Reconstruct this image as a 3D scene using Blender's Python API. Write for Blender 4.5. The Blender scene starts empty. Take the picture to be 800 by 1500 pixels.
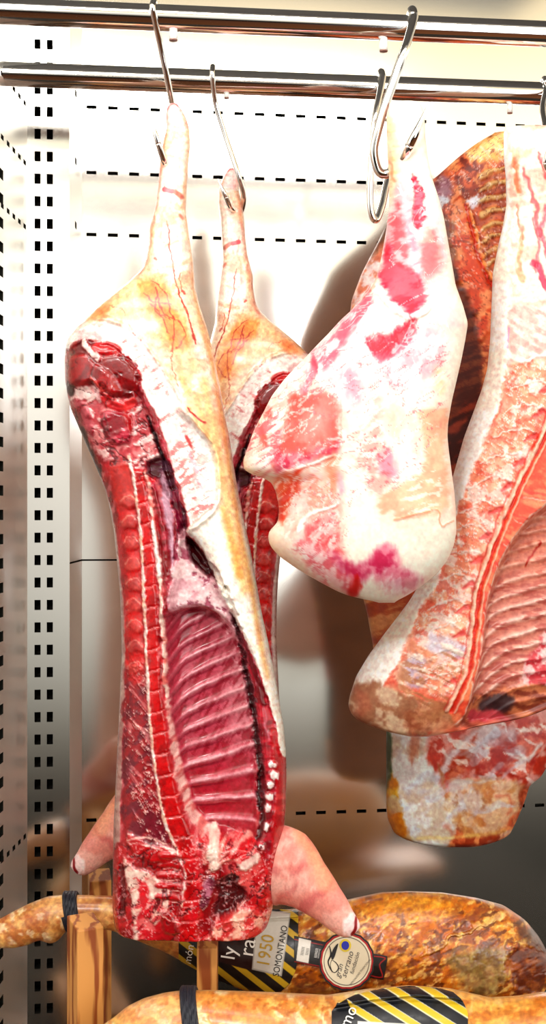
import bpy, math, random
import numpy as np
from mathutils import Vector

# ------------------------------------------------------------------ camera, world, light, exposure
SC = bpy.context.scene
COL = SC.collection
F = 2000.0            # focal length in pixels of the 800x1500 frame
CZ = 1.3              # eye height
def P(px, py, Y):     # a point seen at pixel px,py that stands at depth Y
    return Vector(((px-400)*Y/F, Y, CZ-(py-750)*Y/F))

cam = bpy.data.cameras.new('camera'); camo = bpy.data.objects.new('camera', cam); COL.objects.link(camo)
camo.location = (0, 0, CZ); camo.rotation_euler = (math.pi/2, 0, 0)
cam.sensor_fit = 'AUTO'; cam.sensor_width = 36; cam.lens = F/1500*36; cam.clip_start = .05
SC.camera = camo
SC.view_settings.view_transform = 'Standard'; SC.view_settings.look = 'None'
SC.view_settings.exposure = 0.0; SC.view_settings.gamma = 1; SC.view_settings.use_curve_mapping = False

def s2l(c):
    c = np.asarray(c, dtype=np.float64)/255.
    return np.where(c <= .04045, c/12.92, ((c+.055)/1.055)**2.4)

w = bpy.data.worlds.new('shop_hall'); SC.world = w; w.use_nodes = True
nt = w.node_tree; nt.nodes.clear()
tc = nt.nodes.new('ShaderNodeTexCoord'); sx = nt.nodes.new('ShaderNodeSeparateXYZ')
mr = nt.nodes.new('ShaderNodeMapRange'); mr.inputs[1].default_value = -1; mr.inputs[2].default_value = 1
rp = nt.nodes.new('ShaderNodeValToRGB'); bg = nt.nodes.new('ShaderNodeBackground'); wo = nt.nodes.new('ShaderNodeOutputWorld')
nt.links.new(tc.outputs['Generated'], sx.inputs[0]); nt.links.new(sx.outputs[2], mr.inputs[0])
nt.links.new(mr.outputs[0], rp.inputs[0]); nt.links.new(rp.outputs[0], bg.inputs[0]); nt.links.new(bg.outputs[0], wo.inputs[0])
WS = [(0., (.10, .035, .013)), (.27, (.06, .02, .008)), (.36, (.004, .003, .002)), (.398, (.006, .005, .003)), (.412, (.05, .035, .022)), (.428, (.17, .155, .125)),
      (.447, (.36, .345, .30)), (.47, (.50, .475, .42)), (.50, (.62, .585, .52)), (.54, (.85, .80, .71)), (.57, (1., .94, .82)), (.63, (.92, .84, .62)), (.665, (.60, .47, .28)), (.70, (.62, .50, .32)), (.75, (.26, .23, .18)), (.88, (.20, .18, .15)), (1., (.5, .45, .35))]
el = rp.color_ramp.elements
el[0].position = WS[0][0]; el[0].color = (*WS[0][1], 1); el[1].position = 1; el[1].color = (*WS[-1][1], 1)
for p_, c_ in WS[1:-1]:
    e = el.new(p_); e.color = (*c_, 1)
# the hall is dimmer towards the left
mrx = nt.nodes.new('ShaderNodeMapRange'); mrx.inputs[1].default_value = .10; mrx.inputs[2].default_value = .30
mrx.inputs[3].default_value = 1.15; mrx.inputs[4].default_value = 2.1
nt.links.new(sx.outputs[0], mrx.inputs[0]); nt.links.new(mrx.outputs[0], bg.inputs[1])

def area(name, loc, target, sx_, sy_, power, color):
    l = bpy.data.lights.new(name, 'AREA'); l.shape = 'RECTANGLE'; l.size = sx_; l.size_y = sy_
    l.energy = power; l.color = color
    o = bpy.data.objects.new(name, l); COL.objects.link(o); o.location = loc
    d = Vector(target)-Vector(loc); o.rotation_euler = d.to_track_quat('-Z', 'Y').to_euler()
    return o
area('display_light_bar', (0, 1.15, 2.42), (0.05, 2.0, 1.35), 1.5, .22, 17, (1, .96, .90))
area('shop_ceiling_light', (-.9, -.9, 2.9), (0, 2.0, 1.1), 1.6, 1.0, 28, (1, .97, .92))
area('rib_glint_light', (-.35, -.2, 2.2), (-.08, 1.9, 1.0), .16, .16, 19, (1, .98, .95))  # small unseen lamp added to raise wet glints on the ribs
area('right_fill_light', (1.5, -.4, 1.5), (0.05, 2.0, 1.0), 1.0, 1.4, 24, (.95, .97, 1))  # added fill, no window: brightens the leg and the right-hand side

# ------------------------------------------------------------------ tags and small helpers
def tag(o, label=None, cat=None, group=None, kind=None):
    if label: o['label'] = label
    if cat: o['category'] = cat
    if group: o['group'] = group
    if kind: o['kind'] = kind
    return o
def empty(name, loc, **k):
    o = bpy.data.objects.new(name, None); COL.objects.link(o); o.location = loc; o.empty_display_size = .05
    tag(o, **k); return o
def link_mesh(name, me, mat, parent=None):
    o = bpy.data.objects.new(name, me); COL.objects.link(o)
    if mat is not None and not me.materials: me.materials.append(mat)
    if parent is not None:
        o.parent = parent; o.location = (0, 0, 0) if parent.parent else -Vector(parent.location)
    return o
def np_mesh(name, V, Fq, cols=None, normals=None, smooth=True):
    me = bpy.data.meshes.new(name)
    V = np.ascontiguousarray(V, dtype=np.float32); Fq = np.ascontiguousarray(Fq, dtype=np.int32)
    n = Fq.shape[1]
    me.vertices.add(len(V)); me.vertices.foreach_set('co', V.ravel())
    me.loops.add(Fq.size); me.loops.foreach_set('vertex_index', Fq.ravel())
    me.polygons.add(len(Fq)); me.polygons.foreach_set('loop_start', np.arange(len(Fq), dtype=np.int32)*n)
    me.polygons.foreach_set('use_smooth', np.full(len(Fq), smooth, dtype=bool))
    me.update(calc_edges=True)
    if cols is not None:
        a = me.color_attributes.new('Col', 'FLOAT_COLOR', 'POINT')
        c4 = np.ones((len(V), 4), dtype=np.float32); c4[:, :3] = cols
        a.data.foreach_set('color', c4.ravel())
    me.validate(clean_customdata=False)
    if normals is not None and len(me.vertices) == len(normals):
        me.normals_split_custom_set_from_vertices([tuple(v) for v in normals.tolist()])
    return me

# ------------------------------------------------------------------ noise and painter
def _hash(ix, iy, seed):
    h = (ix.astype(np.int64)*374761393 + iy.astype(np.int64)*668265263 + seed*1442695041) & 0xffffffff
    h = ((h ^ (h >> 13))*1274126177) & 0xffffffff
    return ((h ^ (h >> 16)) & 0xffff)/65535.0
def vnoise(x, y, seed=0):
    ix = np.floor(x); iy = np.floor(y); fx = x-ix; fy = y-iy
    ix = ix.astype(np.int64); iy = iy.astype(np.int64)
    ux = fx*fx*(3-2*fx); uy = fy*fy*(3-2*fy)
    a = _hash(ix, iy, seed); b = _hash(ix+1, iy, seed); c = _hash(ix, iy+1, seed); d = _hash(ix+1, iy+1, seed)
    return (a*(1-ux)+b*ux)*(1-uy)+(c*(1-ux)+d*ux)*uy
def fbm(x, y, seed=0, octv=4):
    s = 0; a = 1; t = 0
    for i in range(octv):
        s = s+a*vnoise(x*2**i+i*17.3, y*2**i-i*9.1, seed+i*7); t += a; a *= .55
    return s/t
def ridge(x, y, seed=0, octv=3):
    return 1-np.abs(fbm(x, y, seed, octv)*2-1)
def sst(a, b, v):
    t = np.clip((v-a)/(b-a), 0, 1); return t*t*(3-2*t)
def crom(pts, closed, n=4):
    p = np.asarray(pts, float); N = len(p)
    if N < 3: return p
    out = []
    R_ = range(N if closed else N-1)
    for i in R_:
        if closed: a, b, c, d = p[(i-1) % N], p[i], p[(i+1) % N], p[(i+2) % N]
        else: a, b, c, d = p[max(i-1, 0)], p[i], p[i+1], p[min(i+2, N-1)]
        for k in range(n):
            t = k/n
            out.append(.5*((2*b)+(-a+c)*t+(2*a-5*b+4*c-d)*t*t+(-a+3*b-3*c+d)*t**3))
    if not closed: out.append(p[-1])
    return np.array(out)
def sd_poly(x, y, p):
    d = np.full(x.shape, 1e9); inside = np.zeros(x.shape, bool); N = len(p)
    for i in range(N):
        x0, y0 = p[i]; x1, y1 = p[(i+1) % N]
        ex, ey = x1-x0, y1-y0; L = ex*ex+ey*ey+1e-9
        t = np.clip(((x-x0)*ex+(y-y0)*ey)/L, 0, 1)
        d = np.minimum(d, (x-x0-t*ex)**2+(y-y0-t*ey)**2)
        if y0 != y1:
            c = ((y0 > y) != (y1 > y)) & (x < (x1-x0)*(y-y0)/(y1-y0)+x0)
            inside ^= c
    d = np.sqrt(d); return np.where(inside, -d, d)
def sd_line(x, y, p, wd):
    d = np.full(x.shape, 1e9); N = len(p)
    for i in range(N-1):
        x0, y0 = p[i]; x1, y1 = p[i+1]
        ex, ey = x1-x0, y1-y0; L = ex*ex+ey*ey+1e-9
        t = np.clip(((x-x0)*ex+(y-y0)*ey)/L, 0, 1)
        ww = wd[0]+(wd[1]-wd[0])*((i+t)/(N-1))
        d = np.minimum(d, np.hypot(x-x0-t*ex, y-y0-t*ey)-ww)
    return d

class Paint:
    """flesh colour and relief laid out over a thing's own front, point by point"""
    def __init__(s, x, y, base, seed=1):
        s.x = x; s.y = y; s.n = len(x)
        s.c = np.tile(np.asarray(base, float), (s.n, 1)); s.h = np.zeros(s.n); s.seed = seed; s.sk = 1.; s.feather = 1.5
    def _sel(s, p, m):
        lo = p.min(0)-m; hi = p.max(0)+m
        return np.nonzero((s.x > lo[0]) & (s.x < hi[0]) & (s.y > lo[1]) & (s.y < hi[1]))[0]
    def _tone(s, idx, c, c2, f, thr, k):
        c = np.asarray(c, float)
        if c2 is None: return np.tile(c, (len(idx), 1))
        fx, fy, ang = f; a = math.radians(ang); x, y = s.x[idx], s.y[idx]
        u = x*math.cos(a)+y*math.sin(a); v = -x*math.sin(a)+y*math.cos(a)
        n = fbm(u*fx, v*fy, s.seed+k, 4); m = sst(thr-.1, thr+.1, n)[:, None]
        return c*(1-m)+np.asarray(c2, float)*m
    def _put(s, idx, m, c, c2, f, thr, h, alpha, d, hsoft):
        s.seed += 3
        col = s._tone(idx, c, c2, f, thr, 11); mm = (m*alpha)[:, None]
        s.c[idx] = s.c[idx]*(1-mm)+col*mm
        if h:
            s.h[idx] += h*sst(hsoft, -hsoft, d)
    def poly(s, c, pts, soft=1.5, warp=4, wf=.06, h=0, alpha=1, c2=None, f=(.08, .08, 0), thr=.5, hsoft=None, smooth=True):
        p = crom(pts, True, 4) if smooth else np.asarray(pts, float)
        idx = s._sel(p, soft+warp+(hsoft or 4)+2)
        if not len(idx): return
        x, y = s.x[idx], s.y[idx]
        wx = (fbm(x*wf, y*wf, s.seed+50, 4)-.5)*2*warp*1.6; wy = (fbm(x*wf+31, y*wf+7, s.seed+60, 4)-.5)*2*warp*1.6
        d0 = sd_poly(x+wx, y+wy, p)
        if warp: wx = wx+(fbm(x*.3, y*.3, s.seed+70, 2)-.5)*2.2; wy = wy+(fbm(x*.3+5, y*.3, s.seed+71, 2)-.5)*2.2; soft = soft*s.sk
        d = sd_poly(x+wx, y+wy, p)
        if warp and s.feather:
            a_ = math.radians(f[2]+(90 if f[1] > f[0] else 0)); fu = x*math.cos(a_)+y*math.sin(a_); fv = -x*math.sin(a_)+y*math.cos(a_)
            d = d+(fbm(fu*.25, fv*.05, s.seed+72, 3)-.5)*4*s.feather
        s._put(idx, sst(soft, -soft, d), c, c2, f, thr, h, alpha, d0, hsoft or max(soft, 3))
    def line(s, c, pts, wd=2, soft=1, warp=1.5, wf=.08, h=0, alpha=1, c2=None, f=(.08, .08, 0), thr=.5, hsoft=None):
        wd = wd if isinstance(wd, tuple) else (wd, wd)
        p = crom(pts, False, 4); wd = (wd[0]/2, wd[1]/2)
        idx = s._sel(p, max(wd)+soft+warp+(hsoft or 3)+2)
        if not len(idx): return
        x, y = s.x[idx], s.y[idx]
        wx = (fbm(x*wf, y*wf, s.seed+50, 3)-.5)*2*warp*1.6; wy = (fbm(x*wf+31, y*wf+7, s.seed+60, 3)-.5)*2*warp*1.6
        d = sd_line(x+wx, y+wy, p, wd)
        s._put(idx, sst(soft, -soft, d), c, c2, f, thr, h, alpha, d, hsoft or max(soft, 2))
    def speck(s, c, f=(.1, .1, 0), thr=.6, soft=.05, alpha=1, region=None, rsoft=6, h=0, kind='fbm'):
        """marbling: c where a noise passes thr, inside region"""
        s.seed += 5
        if region is not None:
            p = crom(region, True, 3); idx = s._sel(p, rsoft+4)
        else: idx = np.arange(s.n)
        if not len(idx): return
        x, y = s.x[idx], s.y[idx]; fx, fy, ang = f; a = math.radians(ang)
        u = x*math.cos(a)+y*math.sin(a); v = -x*math.sin(a)+y*math.cos(a)
        wv = fbm(x*.03, y*.03, s.seed+9, 2)*1.2
        n = (fbm if kind == 'fbm' else ridge)(u*fx+wv, v*fy+wv, s.seed, 4)
        m = sst(thr-soft, thr+soft, n)*alpha
        if region is not None: m = m*sst(rsoft, -rsoft, sd_poly(x, y, p))
        s.c[idx] = s.c[idx]*(1-m[:, None])+np.asarray(c, float)*m[:, None]
        if h: s.h[idx] += h*m
    def fine(s, k=.10, f=.22):
        n = (fbm(s.x*f, s.y*f, s.seed+90, 4)-.5)*2; n2 = (fbm(s.x*f*.3, s.y*f*.3, s.seed+91, 3)-.5)*2
        s.c = s.c*(1+k*1.6*n[:, None]*np.array([.6, 1.2, 1.1]))+n2[:, None]*k*60*np.array([.3, 1., .8])
        return s
    def rgb(s): return np.clip(s2l(np.clip(s.c, 0, 255)), 0, 1)**1.18*.89

# ------------------------------------------------------------------ closed slabs with a modelled front
def slab(rows, Y0, T, Tb, base_paint, step=1.6, axis='y', pw=2.6, back=(200, 150, 130), nb=10, endc=9, kdepth=.95, tilt=0., ends=(1, 1)):
    """rows: (t, a, b) outline in pixels seen at depth Y0. returns verts, quads, colours, normals, pixel coords of verts, front()"""
    R_ = np.array(rows, float); t0, t1 = R_[0, 0], R_[-1, 0]
    nt_ = int(abs(t1-t0)/step)+1; t = np.linspace(t0, t1, nt_)
    kern = np.ones(5)/5
    def itp(k):
        v = np.interp(t, R_[:, 0], R_[:, k]); return v
    def sm(v, n=7):
        pad = np.pad(v, n//2, mode='edge'); return np.convolve(pad, np.ones(n)/n, 'valid')
    A, B = sm(itp(1)), sm(itp(2))
    M = int(max(B-A)/step)+2
    lin = np.linspace(-1, 1, M); u = .72*lin+.28*np.sin(lin*math.pi/2)
    s = Y0/F
    W = (B-A)/2; C = (A+B)/2
    ea, eb = endc if isinstance(endc, tuple) else (endc, endc)
    e0 = np.clip(np.abs(t-t0)/ea, 0, 1) if ends[0] else np.ones(nt_); e1 = np.clip(np.abs(t-t1)/eb, 0, 1) if ends[1] else np.ones(nt_)
    ec = np.sqrt(1-(1-e0)**2+1e-6)*np.sqrt(1-(1-e1)**2+1e-6)
    Tf = (np.interp(t, [q[0] for q in T], [q[1] for q in T]) if isinstance(T, (list, tuple)) else np.full(nt_, T))
    Tf = sm(sm(np.minimum(Tf, W*s*kdepth), 41), 41)*ec
    Tk = np.minimum(Tb, W*s*kdepth)*ec
    prof = (1-np.abs(u)**pw)**.5
    ti = tilt*(t-t0)/(t1-t0)
    D = Y0+ti[:, None]-Tf[:, None]*prof[None, :]          # depth of the bare front
    XX = C[:, None]+W[:, None]*u[None, :]; TT = np.repeat(t[:, None], M, 1)
    px, py = (XX, TT) if axis == 'y' else (TT, XX)
    # seen pixel of each front point (surface nearer than Y0 looks a little larger)
    qx = 400+(px-400)*Y0/D; qy = 750+(py-750)*Y0/D
    pt = base_paint(qx.ravel(), qy.ravel())
    rim = (1-np.abs(u)**10)[None, :]*np.minimum(ec, 1)[:, None]
    Dr = D-pt.h.reshape(D.shape)*rim
    X = (px-400)*s; Z = CZ-(py-750)*s
    front = np.stack([X, Dr, Z], -1)
    # back
    ub = np.cos(np.linspace(0, math.pi, nb+2))[1:-1]      # from +1 to -1
    pb = np.sqrt(1-np.abs(ub)**2.2)
    XB = C[:, None]+W[:, None]*ub[None, :]; TB = np.repeat(t[:, None], nb, 1)
    bx, by = (XB, TB) if axis == 'y' else (TB, XB)
    backv = np.stack([(bx-400)*s, Y0+ti[:, None]+Tk[:, None]*pb[None, :], CZ-(by-750)*s], -1)
    G = np.concatenate([front, backv], 1); K = M+nb
    V = G.reshape(-1, 3)
    cols = np.zeros((nt_, K, 3)); fc = pt.rgb().reshape(nt_, M, 3); cols[:, :M] = fc
    bc = s2l(back)*.86
    nz = (.8+.4*fbm(bx*.05, by*.05, 5, 3))[..., None]
    cols[:, M:] = bc*nz
    idx = np.arange(nt_*K).reshape(nt_, K)
    a = idx[:-1, :]; b = idx[1:, :]
    q = np.stack([a, b, np.roll(b, -1, 1), np.roll(a, -1, 1)], -1).reshape(-1, 4)
    if axis == 'x': q = q[:, ::-1]
    # end caps
    caps = []
    vc = []; cc = []
    nV = len(V)
    for r, flip in ((0, False), (nt_-1, True)):
        c = G[r].mean(0); vc.append(c); cc.append(cols[r].mean(0)); ring = idx[r]; rn = np.roll(ring, -1)
        ci = np.full(K, nV+len(vc)-1)
        f_ = np.stack([ci, ring, rn, rn], -1) if not flip else np.stack([ci, rn, ring, ring], -1)
        caps.append(f_)
    V = np.concatenate([V, np.array(vc)]); cols = np.concatenate([cols.reshape(-1, 3), np.array(cc)])
    # normals
    def normal(V, q):
        n = np.cross(V[q[:, 2]]-V[q[:, 0]], V[q[:, 3]]-V[q[:, 1]]); N = np.zeros_like(V)
        for k in range(4):
            for j in range(3): N[:, j] += np.bincount(q[:, k], n[:, j], len(V))
        return N/(np.linalg.norm(N, axis=1, keepdims=True)+1e-12)
    tri = np.concatenate(caps)[:, :3]
    if axis == 'x': tri = tri[:, ::-1]
    N = normal(V, q)
    N[-2:] = [[0, 0, 1], [0, 0, -1]] if axis == 'y' else [[-1, 0, 0], [1, 0, 0]]
    ok = np.linalg.norm(N, axis=1) > .1
    if (N[idx[nt_//2, M//2]][1] > 0): q = q[:, ::-1]; tri = tri[:, ::-1]; N[:-2] = -N[:-2]
    qp = np.zeros((len(V), 2)); qp[:] = -1
    g = qp[:-2].reshape(nt_, K, 2); g[:, :M, 0] = qx; g[:, :M, 1] = qy
    isf = np.zeros((nt_, K), bool); isf[:, :M] = True
    isf = np.concatenate([isf.ravel(), [False, False]])
    g[:, M:, 0] = bx; g[:, M:, 1] = by
    def frontY(x_, y_):                                     # front depth at a seen pixel
        x_ = np.asarray(x_, float); y_ = np.asarray(y_, float); Yv = np.full(x_.shape, Y0-.03)
        for _ in range(4):
            ppx = 400+(x_-400)*Yv/Y0; ppy = 750+(y_-750)*Yv/Y0
            tt, xx = (ppy, ppx) if axis == 'y' else (ppx, ppy)
            c = np.interp(tt, t, C); ww = np.interp(tt, t, W); th = np.interp(tt, t, Tf)
            uu = np.clip((xx-c)/ww, -1, 1)
            Yv = Y0+np.interp(tt, t, ti)-th*np.sqrt(1-np.abs(uu)**pw)
        return Yv
    return dict(V=V, q=q, tri=tri, c=cols, N=N, qp=qp, isf=isf, frontY=frontY)
def emit(sl, parent, mat, parts, rest='body'):
    """parts: (name, polygon) cut from the slab by where their faces lie; what is left becomes the rest"""
    q = sl['q']; cx = sl['qp'][q].mean(1); isf = sl['isf'][q].all(1)
    own = np.full(len(q), -1)
    for k, (nm, poly) in enumerate(parts):
        p = crom(poly, True, 4); ins = (sd_poly(cx[:, 0], cx[:, 1], p) < 0) & isf
        own[ins & (own < 0)] = k
    outs = []
    for k in range(-1, len(parts)):
        f = q[own == k]
        if not len(f): continue
        if k < 0:
            f = np.concatenate([f, sl['tri'][:, [0, 1, 2, 2]]])
        used, inv = np.unique(f, return_inverse=True); inv = inv.reshape(f.shape)
        nm = rest if k < 0 else parts[k][0]
        if k < 0:
            nq = len(f)-len(sl['tri'])
            me = mixed_mesh(nm, sl['V'][used], inv[:nq], inv[nq:, :3], sl['c'][used], sl['N'][used])
        else: me = np_mesh(nm, sl['V'][used], inv, sl['c'][used], sl['N'][used])
        outs.append(link_mesh(nm, me, mat, parent))
    return outs
def mixed_mesh(name, V, Q, T3, cols, N):
    me = bpy.data.meshes.new(name)
    me.vertices.add(len(V)); me.vertices.foreach_set('co', np.ascontiguousarray(V, np.float32).ravel())
    li = np.concatenate([Q.ravel(), T3.ravel()]).astype(np.int32)
    me.loops.add(len(li)); me.loops.foreach_set('vertex_index', li)
    ls = np.concatenate([np.arange(len(Q))*4, len(Q)*4+np.arange(len(T3))*3]).astype(np.int32)
    me.polygons.add(len(ls)); me.polygons.foreach_set('loop_start', ls)
    me.polygons.foreach_set('use_smooth', np.ones(len(ls), bool)); me.update(calc_edges=True)
    a = me.color_attributes.new('Col', 'FLOAT_COLOR', 'POINT')
    c4 = np.ones((len(V), 4), np.float32); c4[:, :3] = cols; a.data.foreach_set('color', c4.ravel())
    me.normals_split_custom_set_from_vertices([tuple(v) for v in N.tolist()])
    return me

def tube(name, pts, radii, mat, parent=None, seg=14, smooth_n=8, ell=None, paint=None, caps=True):
    """a round bar along a smooth path; radii per control point"""
    p = crom(pts, False, smooth_n); r = np.interp(np.linspace(0, 1, len(p)), np.linspace(0, 1, len(radii)), radii)
    T_ = np.gradient(p, axis=0); T_ /= np.linalg.norm(T_, axis=1, keepdims=True)+1e-12
    up = np.array([0., 1., 0.]) if abs(T_[0][1]) < .8 else np.array([1., 0, 0])
    Nn = []; n = up-T_[0]*np.dot(up, T_[0]); n /= np.linalg.norm(n)
    for i in range(len(p)):
        n = n-T_[i]*np.dot(n, T_[i]); n /= np.linalg.norm(n); Nn.append(n.copy())
    Nn = np.array(Nn); Bn = np.cross(T_, Nn)
    a = np.linspace(0, 2*math.pi, seg, endpoint=False)
    e1 = 1 if ell is None else ell
    V = p[:, None]+r[:, None, None]*(np.cos(a)[None, :, None]*Nn[:, None]*e1+np.sin(a)[None, :, None]*Bn[:, None])
    n_ = len(p); idx = np.arange(n_*seg).reshape(n_, seg)
    q = np.stack([idx[:-1], np.roll(idx[:-1], -1, 1), np.roll(idx[1:], -1, 1), idx[1:]], -1).reshape(-1, 4)
    V = V.reshape(-1, 3)
    V = np.concatenate([V, p[:1], p[-1:]]); A0 = idx[0]; A1 = idx[-1]
    tri = np.concatenate([np.stack([np.full(seg, n_*seg), np.roll(A0, -1), A0], -1), np.stack([np.full(seg, n_*seg+1), A1, np.roll(A1, -1)], -1)])
    me = bpy.data.meshes.new(name)
    me.from_pydata(V.tolist(), [], q.tolist()+tri.tolist()); me.update()
    me.polygons.foreach_set('use_smooth', np.ones(len(me.polygons), bool))
    if paint is not None:
        qx = 400+V[:, 0]*F/V[:, 1]; qy = 750-(V[:, 2]-CZ)*F/V[:, 1]
        pt = paint(qx, qy)
        at = me.color_attributes.new('Col', 'FLOAT_COLOR', 'POINT')
        c4 = np.ones((len(V), 4), np.float32); c4[:, :3] = pt.rgb(); at.data.foreach_set('color', c4.ravel())
    return link_mesh(name, me, mat, parent)

# ------------------------------------------------------------------ materials
def mat(name, base=(.8, .8, .8), rough=.5, metal=0., spec=.5):
    m = bpy.data.materials.new(name); m.use_nodes = True
    b = m.node_tree.nodes['Principled BSDF']
    b.inputs['Base Color'].default_value = (*base, 1); b.inputs['Roughness'].default_value = rough
    b.inputs['Metallic'].default_value = metal; b.inputs['Specular IOR Level'].default_value = spec
    return m, m.node_tree, b
def flesh_mat(name, rough=.34, bump=.35, bscale=260, spec=.5, coat=.0, var=.12):
    m, t, b = mat(name, rough=rough, spec=spec)
    at = t.nodes.new('ShaderNodeAttribute'); at.attribute_name = 'Col'
    tcn = t.nodes.new('ShaderNodeTexCoord')
    n1 = t.nodes.new('ShaderNodeTexNoise'); n1.inputs['Scale'].default_value = bscale; n1.inputs['Detail'].default_value = 4
    n2 = t.nodes.new('ShaderNodeTexNoise'); n2.inputs['Scale'].default_value = bscale*.35; n2.inputs['Detail'].default_value = 3
    mp = t.nodes.new('ShaderNodeMapRange'); mp.inputs[1].default_value = .3; mp.inputs[2].default_value = .7
    mp.inputs[3].default_value = 1-var; mp.inputs[4].default_value = 1+var
    mx = t.nodes.new('ShaderNodeMix'); mx.data_type = 'RGBA'; mx.blend_type = 'MULTIPLY'; mx.inputs['Factor'].default_value = 1
    t.links.new(tcn.outputs['Object'], n1.inputs['Vector']); t.links.new(tcn.outputs['Object'], n2.inputs['Vector'])
    t.links.new(n1.outputs['Fac'], mp.inputs[0]); t.links.new(at.outputs['Color'], mx.inputs['A']); t.links.new(mp.outputs[0], mx.inputs['B'])
    t.links.new(mx.outputs['Result'], b.inputs['Base Color'])
    bp = t.nodes.new('ShaderNodeBump'); bp.inputs['Strength'].default_value = bump; bp.inputs['Distance'].default_value = .002
    t.links.new(n2.outputs['Fac'], bp.inputs['Height']); t.links.new(bp.outputs[0], b.inputs['Normal'])
    rr = t.nodes.new('ShaderNodeMapRange'); rr.inputs[1].default_value = .3; rr.inputs[2].default_value = .7
    rr.inputs[3].default_value = rough*.75; rr.inputs[4].default_value = rough*1.35
    t.links.new(n2.outputs['Fac'], rr.inputs[0]); t.links.new(rr.outputs[0], b.inputs['Roughness'])
    b.inputs['Coat Weight'].default_value = coat; b.inputs['Coat Roughness'].default_value = .2
    return m
M_wet = flesh_mat('wet_pork', rough=.3, bump=.4, bscale=240, spec=.3, coat=.6)
M_fat = flesh_mat('pork_fat', rough=.45, bump=.18, bscale=90, spec=.35, var=.05)
M_skin = flesh_mat('pork_skin', rough=.5, bump=.3, bscale=300, spec=.35)
M_dry = flesh_mat('dry_pork', rough=.42, bump=.22, bscale=110, spec=.4)
M_ham = flesh_mat('cured_ham', rough=.36, bump=.5, bscale=130, spec=.5, coat=.2, var=.22)
M_print = flesh_mat('printed_paper', rough=.4, bump=.02, bscale=300, var=.03)

M_steel, t, b = mat('brushed_steel', (.86, .85, .82), .27, 1)
tcn = t.nodes.new('ShaderNodeTexCoord'); mpn = t.nodes.new('ShaderNodeMapping'); mpn.inputs['Scale'].default_value = (6, 6, 400)
nz = t.nodes.new('ShaderNodeTexNoise'); nz.inputs['Scale'].default_value = 3; nz.inputs['Detail'].default_value = 3
mrn = t.nodes.new('ShaderNodeMapRange'); mrn.inputs[3].default_value = .125; mrn.inputs[4].default_value = .145
t.links.new(tcn.outputs['Object'], mpn.inputs[0]); t.links.new(mpn.outputs[0], nz.inputs['Vector']); t.links.new(nz.outputs['Fac'], mrn.inputs[0]); t.links.new(mrn.outputs[0], b.inputs['Roughness'])
M_chrome, _, _ = mat('polished_steel', (.88, .86, .83), .09, 1)
M_pocket, _, _ = mat('slot_dark', (.012, .011, .009), .8, 0, .1)
M_white, _, _ = mat('white_enamel', (.85, .84, .8), .4)
M_floor, _, _ = mat('dark_rubber', (.03, .026, .022), 1., 0, 0.)
M_ceil, _, _ = mat('grey_enamel', (.13, .13, .12), .6)
M_side = M_steel.copy(); M_side.name = 'brushed_steel_side'
for n_ in M_side.node_tree.nodes:
    if n_.type == 'MAP_RANGE': n_.inputs[3].default_value = .36; n_.inputs[4].default_value = .38
M_pin, _, _ = mat('peg_end', (.25, .12, .09), .5)
M_rope, t, b = mat('black_cord', (.012, .014, .024), .5)
wv = t.nodes.new('ShaderNodeTexWave'); wv.inputs['Scale'].default_value = 120; wv.inputs['Distortion'].default_value = 3
bp = t.nodes.new('ShaderNodeBump'); bp.inputs['Strength'].default_value = .6; bp.inputs['Distance'].default_value = .002
tcn = t.nodes.new('ShaderNodeTexCoord'); t.links.new(tcn.outputs['Object'], wv.inputs['Vector']); t.links.new(wv.outputs['Fac'], bp.inputs['Height']); t.links.new(bp.outputs[0], b.inputs['Normal'])
M_wood, t, b = mat('pine_wood', (.6, .3, .1), .45)
tcn = t.nodes.new('ShaderNodeTexCoord'); mpn = t.nodes.new('ShaderNodeMapping'); mpn.inputs['Scale'].default_value = (1, 1, .12)
wv = t.nodes.new('ShaderNodeTexWave'); wv.inputs['Scale'].default_value = 16; wv.inputs['Distortion'].default_value = 9; wv.inputs['Detail'].default_value = 3
wv.inputs['Detail Scale'].default_value = 2
rpn = t.nodes.new('ShaderNodeValToRGB'); rpn.color_ramp.elements[0].color = (.28, .06, .01, 1); rpn.color_ramp.elements[1].color = (.66, .29, .07, 1)
rpn.color_ramp.elements[0].position = .08; rpn.color_ramp.elements[1].position = .62
t.links.new(tcn.outputs['Object'], mpn.inputs[0]); t.links.new(mpn.outputs[0], wv.inputs['Vector']); t.links.new(wv.outputs['Fac'], rpn.inputs[0]); t.links.new(rpn.outputs[0], b.inputs['Base Color'])
def flat(name, c255, rough=.5, metal=0): 
    m, _, _ = mat(name, tuple(s2l(c255)), rough, metal); return m

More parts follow.
